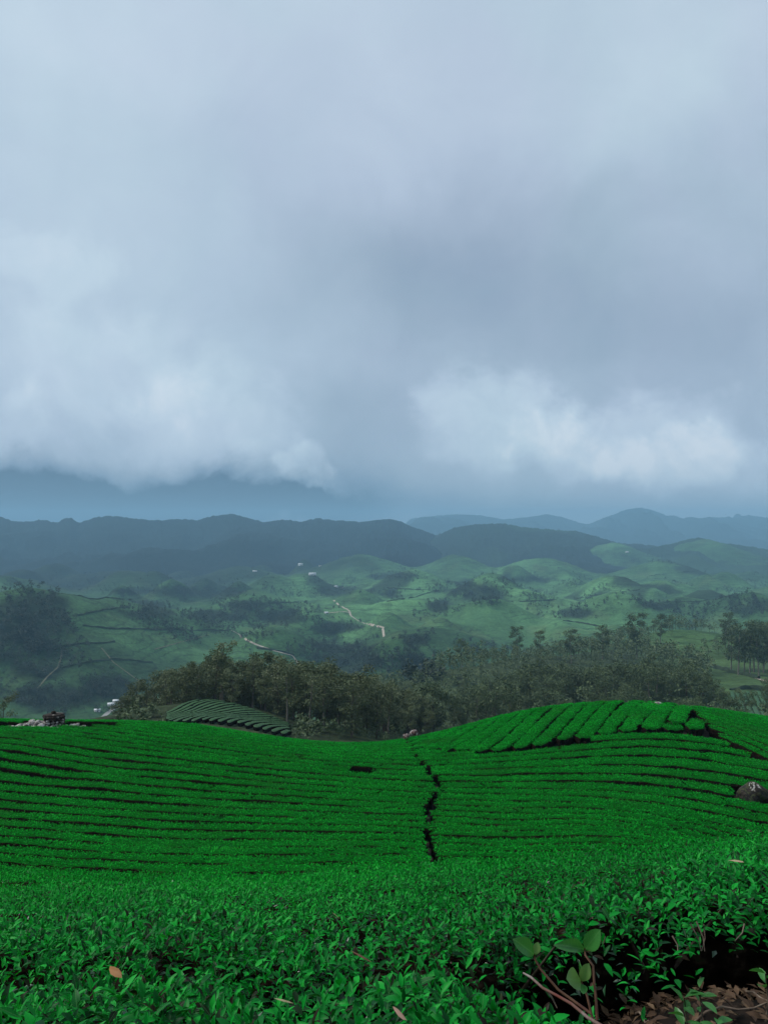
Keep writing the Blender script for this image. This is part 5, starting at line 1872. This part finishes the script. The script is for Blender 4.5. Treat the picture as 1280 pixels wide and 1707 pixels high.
# ------------------------------------------------------------------ birds
M_bird = noise_material('dark_feathers', [(0.3, (0.01, 0.01, 0.012)), (0.7, (0.03, 0.03, 0.032))], 6.0, 0.6)


def bird(px, py, d, rot, label):
    root = link('bird', None, loc=at(px, py, d), label=label, category='bird', group='birds far off in the sky')
    mb = MB()
    mb.tube([(0, -.26, 0), (0, -.2, .02), (0, -.05, .03), (0, .12, .02), (0, .22, .03), (0, .28, .02)], [.02, .045, .075, .06, .045, .012], 8)
    mb.add([(-.05, -.24, .02), (.05, -.24, .02), (.09, -.42, .02), (-.09, -.42, .02), (0, -.3, .04)], [(0, 1, 4), (1, 2, 4), (2, 3, 4), (3, 0, 4)])
    link('body', mb.mesh('body', M_bird), parent=root)
    for s in (-1, 1):
        v = [(s * .04, .08, .04), (s * .3, .14, .16), (s * .68, .0, .12), (s * .62, -.06, .11), (s * .3, -.06, .14), (s * .04, -.12, .04), (s * .3, .05, .18)]
        f = [(0, 1, 6), (1, 2, 6), (2, 3, 6), (3, 4, 6), (4, 5, 6), (5, 0, 6)]
        link('wing', mesh_np('wing', v, [np.array(f)], M_bird), parent=root)
    root.rotation_euler = (0.2, 0.1, rot)


bird(665, 581, 420, 0.8, 'small dark bird high in the sky near the centre')
bird(1018, 533, 620, 2.0, 'tiny dark bird high in the grey cloud at right')
bird(1209, 858, 700, 1.4, 'tiny dark bird low over the far mountains at right')


# ------------------------------------------------------------------ haze over the whole land
def build_haze():
    m = bpy.data.materials.new('haze')
    m.use_nodes = True
    T = NT(m.node_tree)
    T.n.clear()
    out = T.add('ShaderNodeOutputMaterial')
    v = T.add('ShaderNodeVolumePrincipled')
    v.inputs['Color'].default_value = HAZE_COLOR
    v.inputs['Density'].default_value = HAZE_DENSITY
    v.inputs['Anisotropy'].default_value = 0.0
    T.l.new(v.outputs[0], out.inputs['Volume'])
    x0, x1, y0, y1, z0, z1 = -14000, 14000, -12000, 14000, -268, 305
    V = [(x, y, z) for z in (z0, z1) for x, y in ((x0, y0), (x1, y0), (x1, y1), (x0, y1))]
    link('haze', mesh_np('haze', V, [np.array([(3, 2, 1, 0), (4, 5, 6, 7), (0, 1, 5, 4), (1, 2, 6, 5), (2, 3, 7, 6), (3, 0, 4, 7)])], m, False), kind='stuff', label='pale blue haze lying over the whole valley', category='haze')


HAZE_COLOR = (0.40, 0.73, 0.97, 1)
HAZE_DENSITY = 0.00014
build_haze()
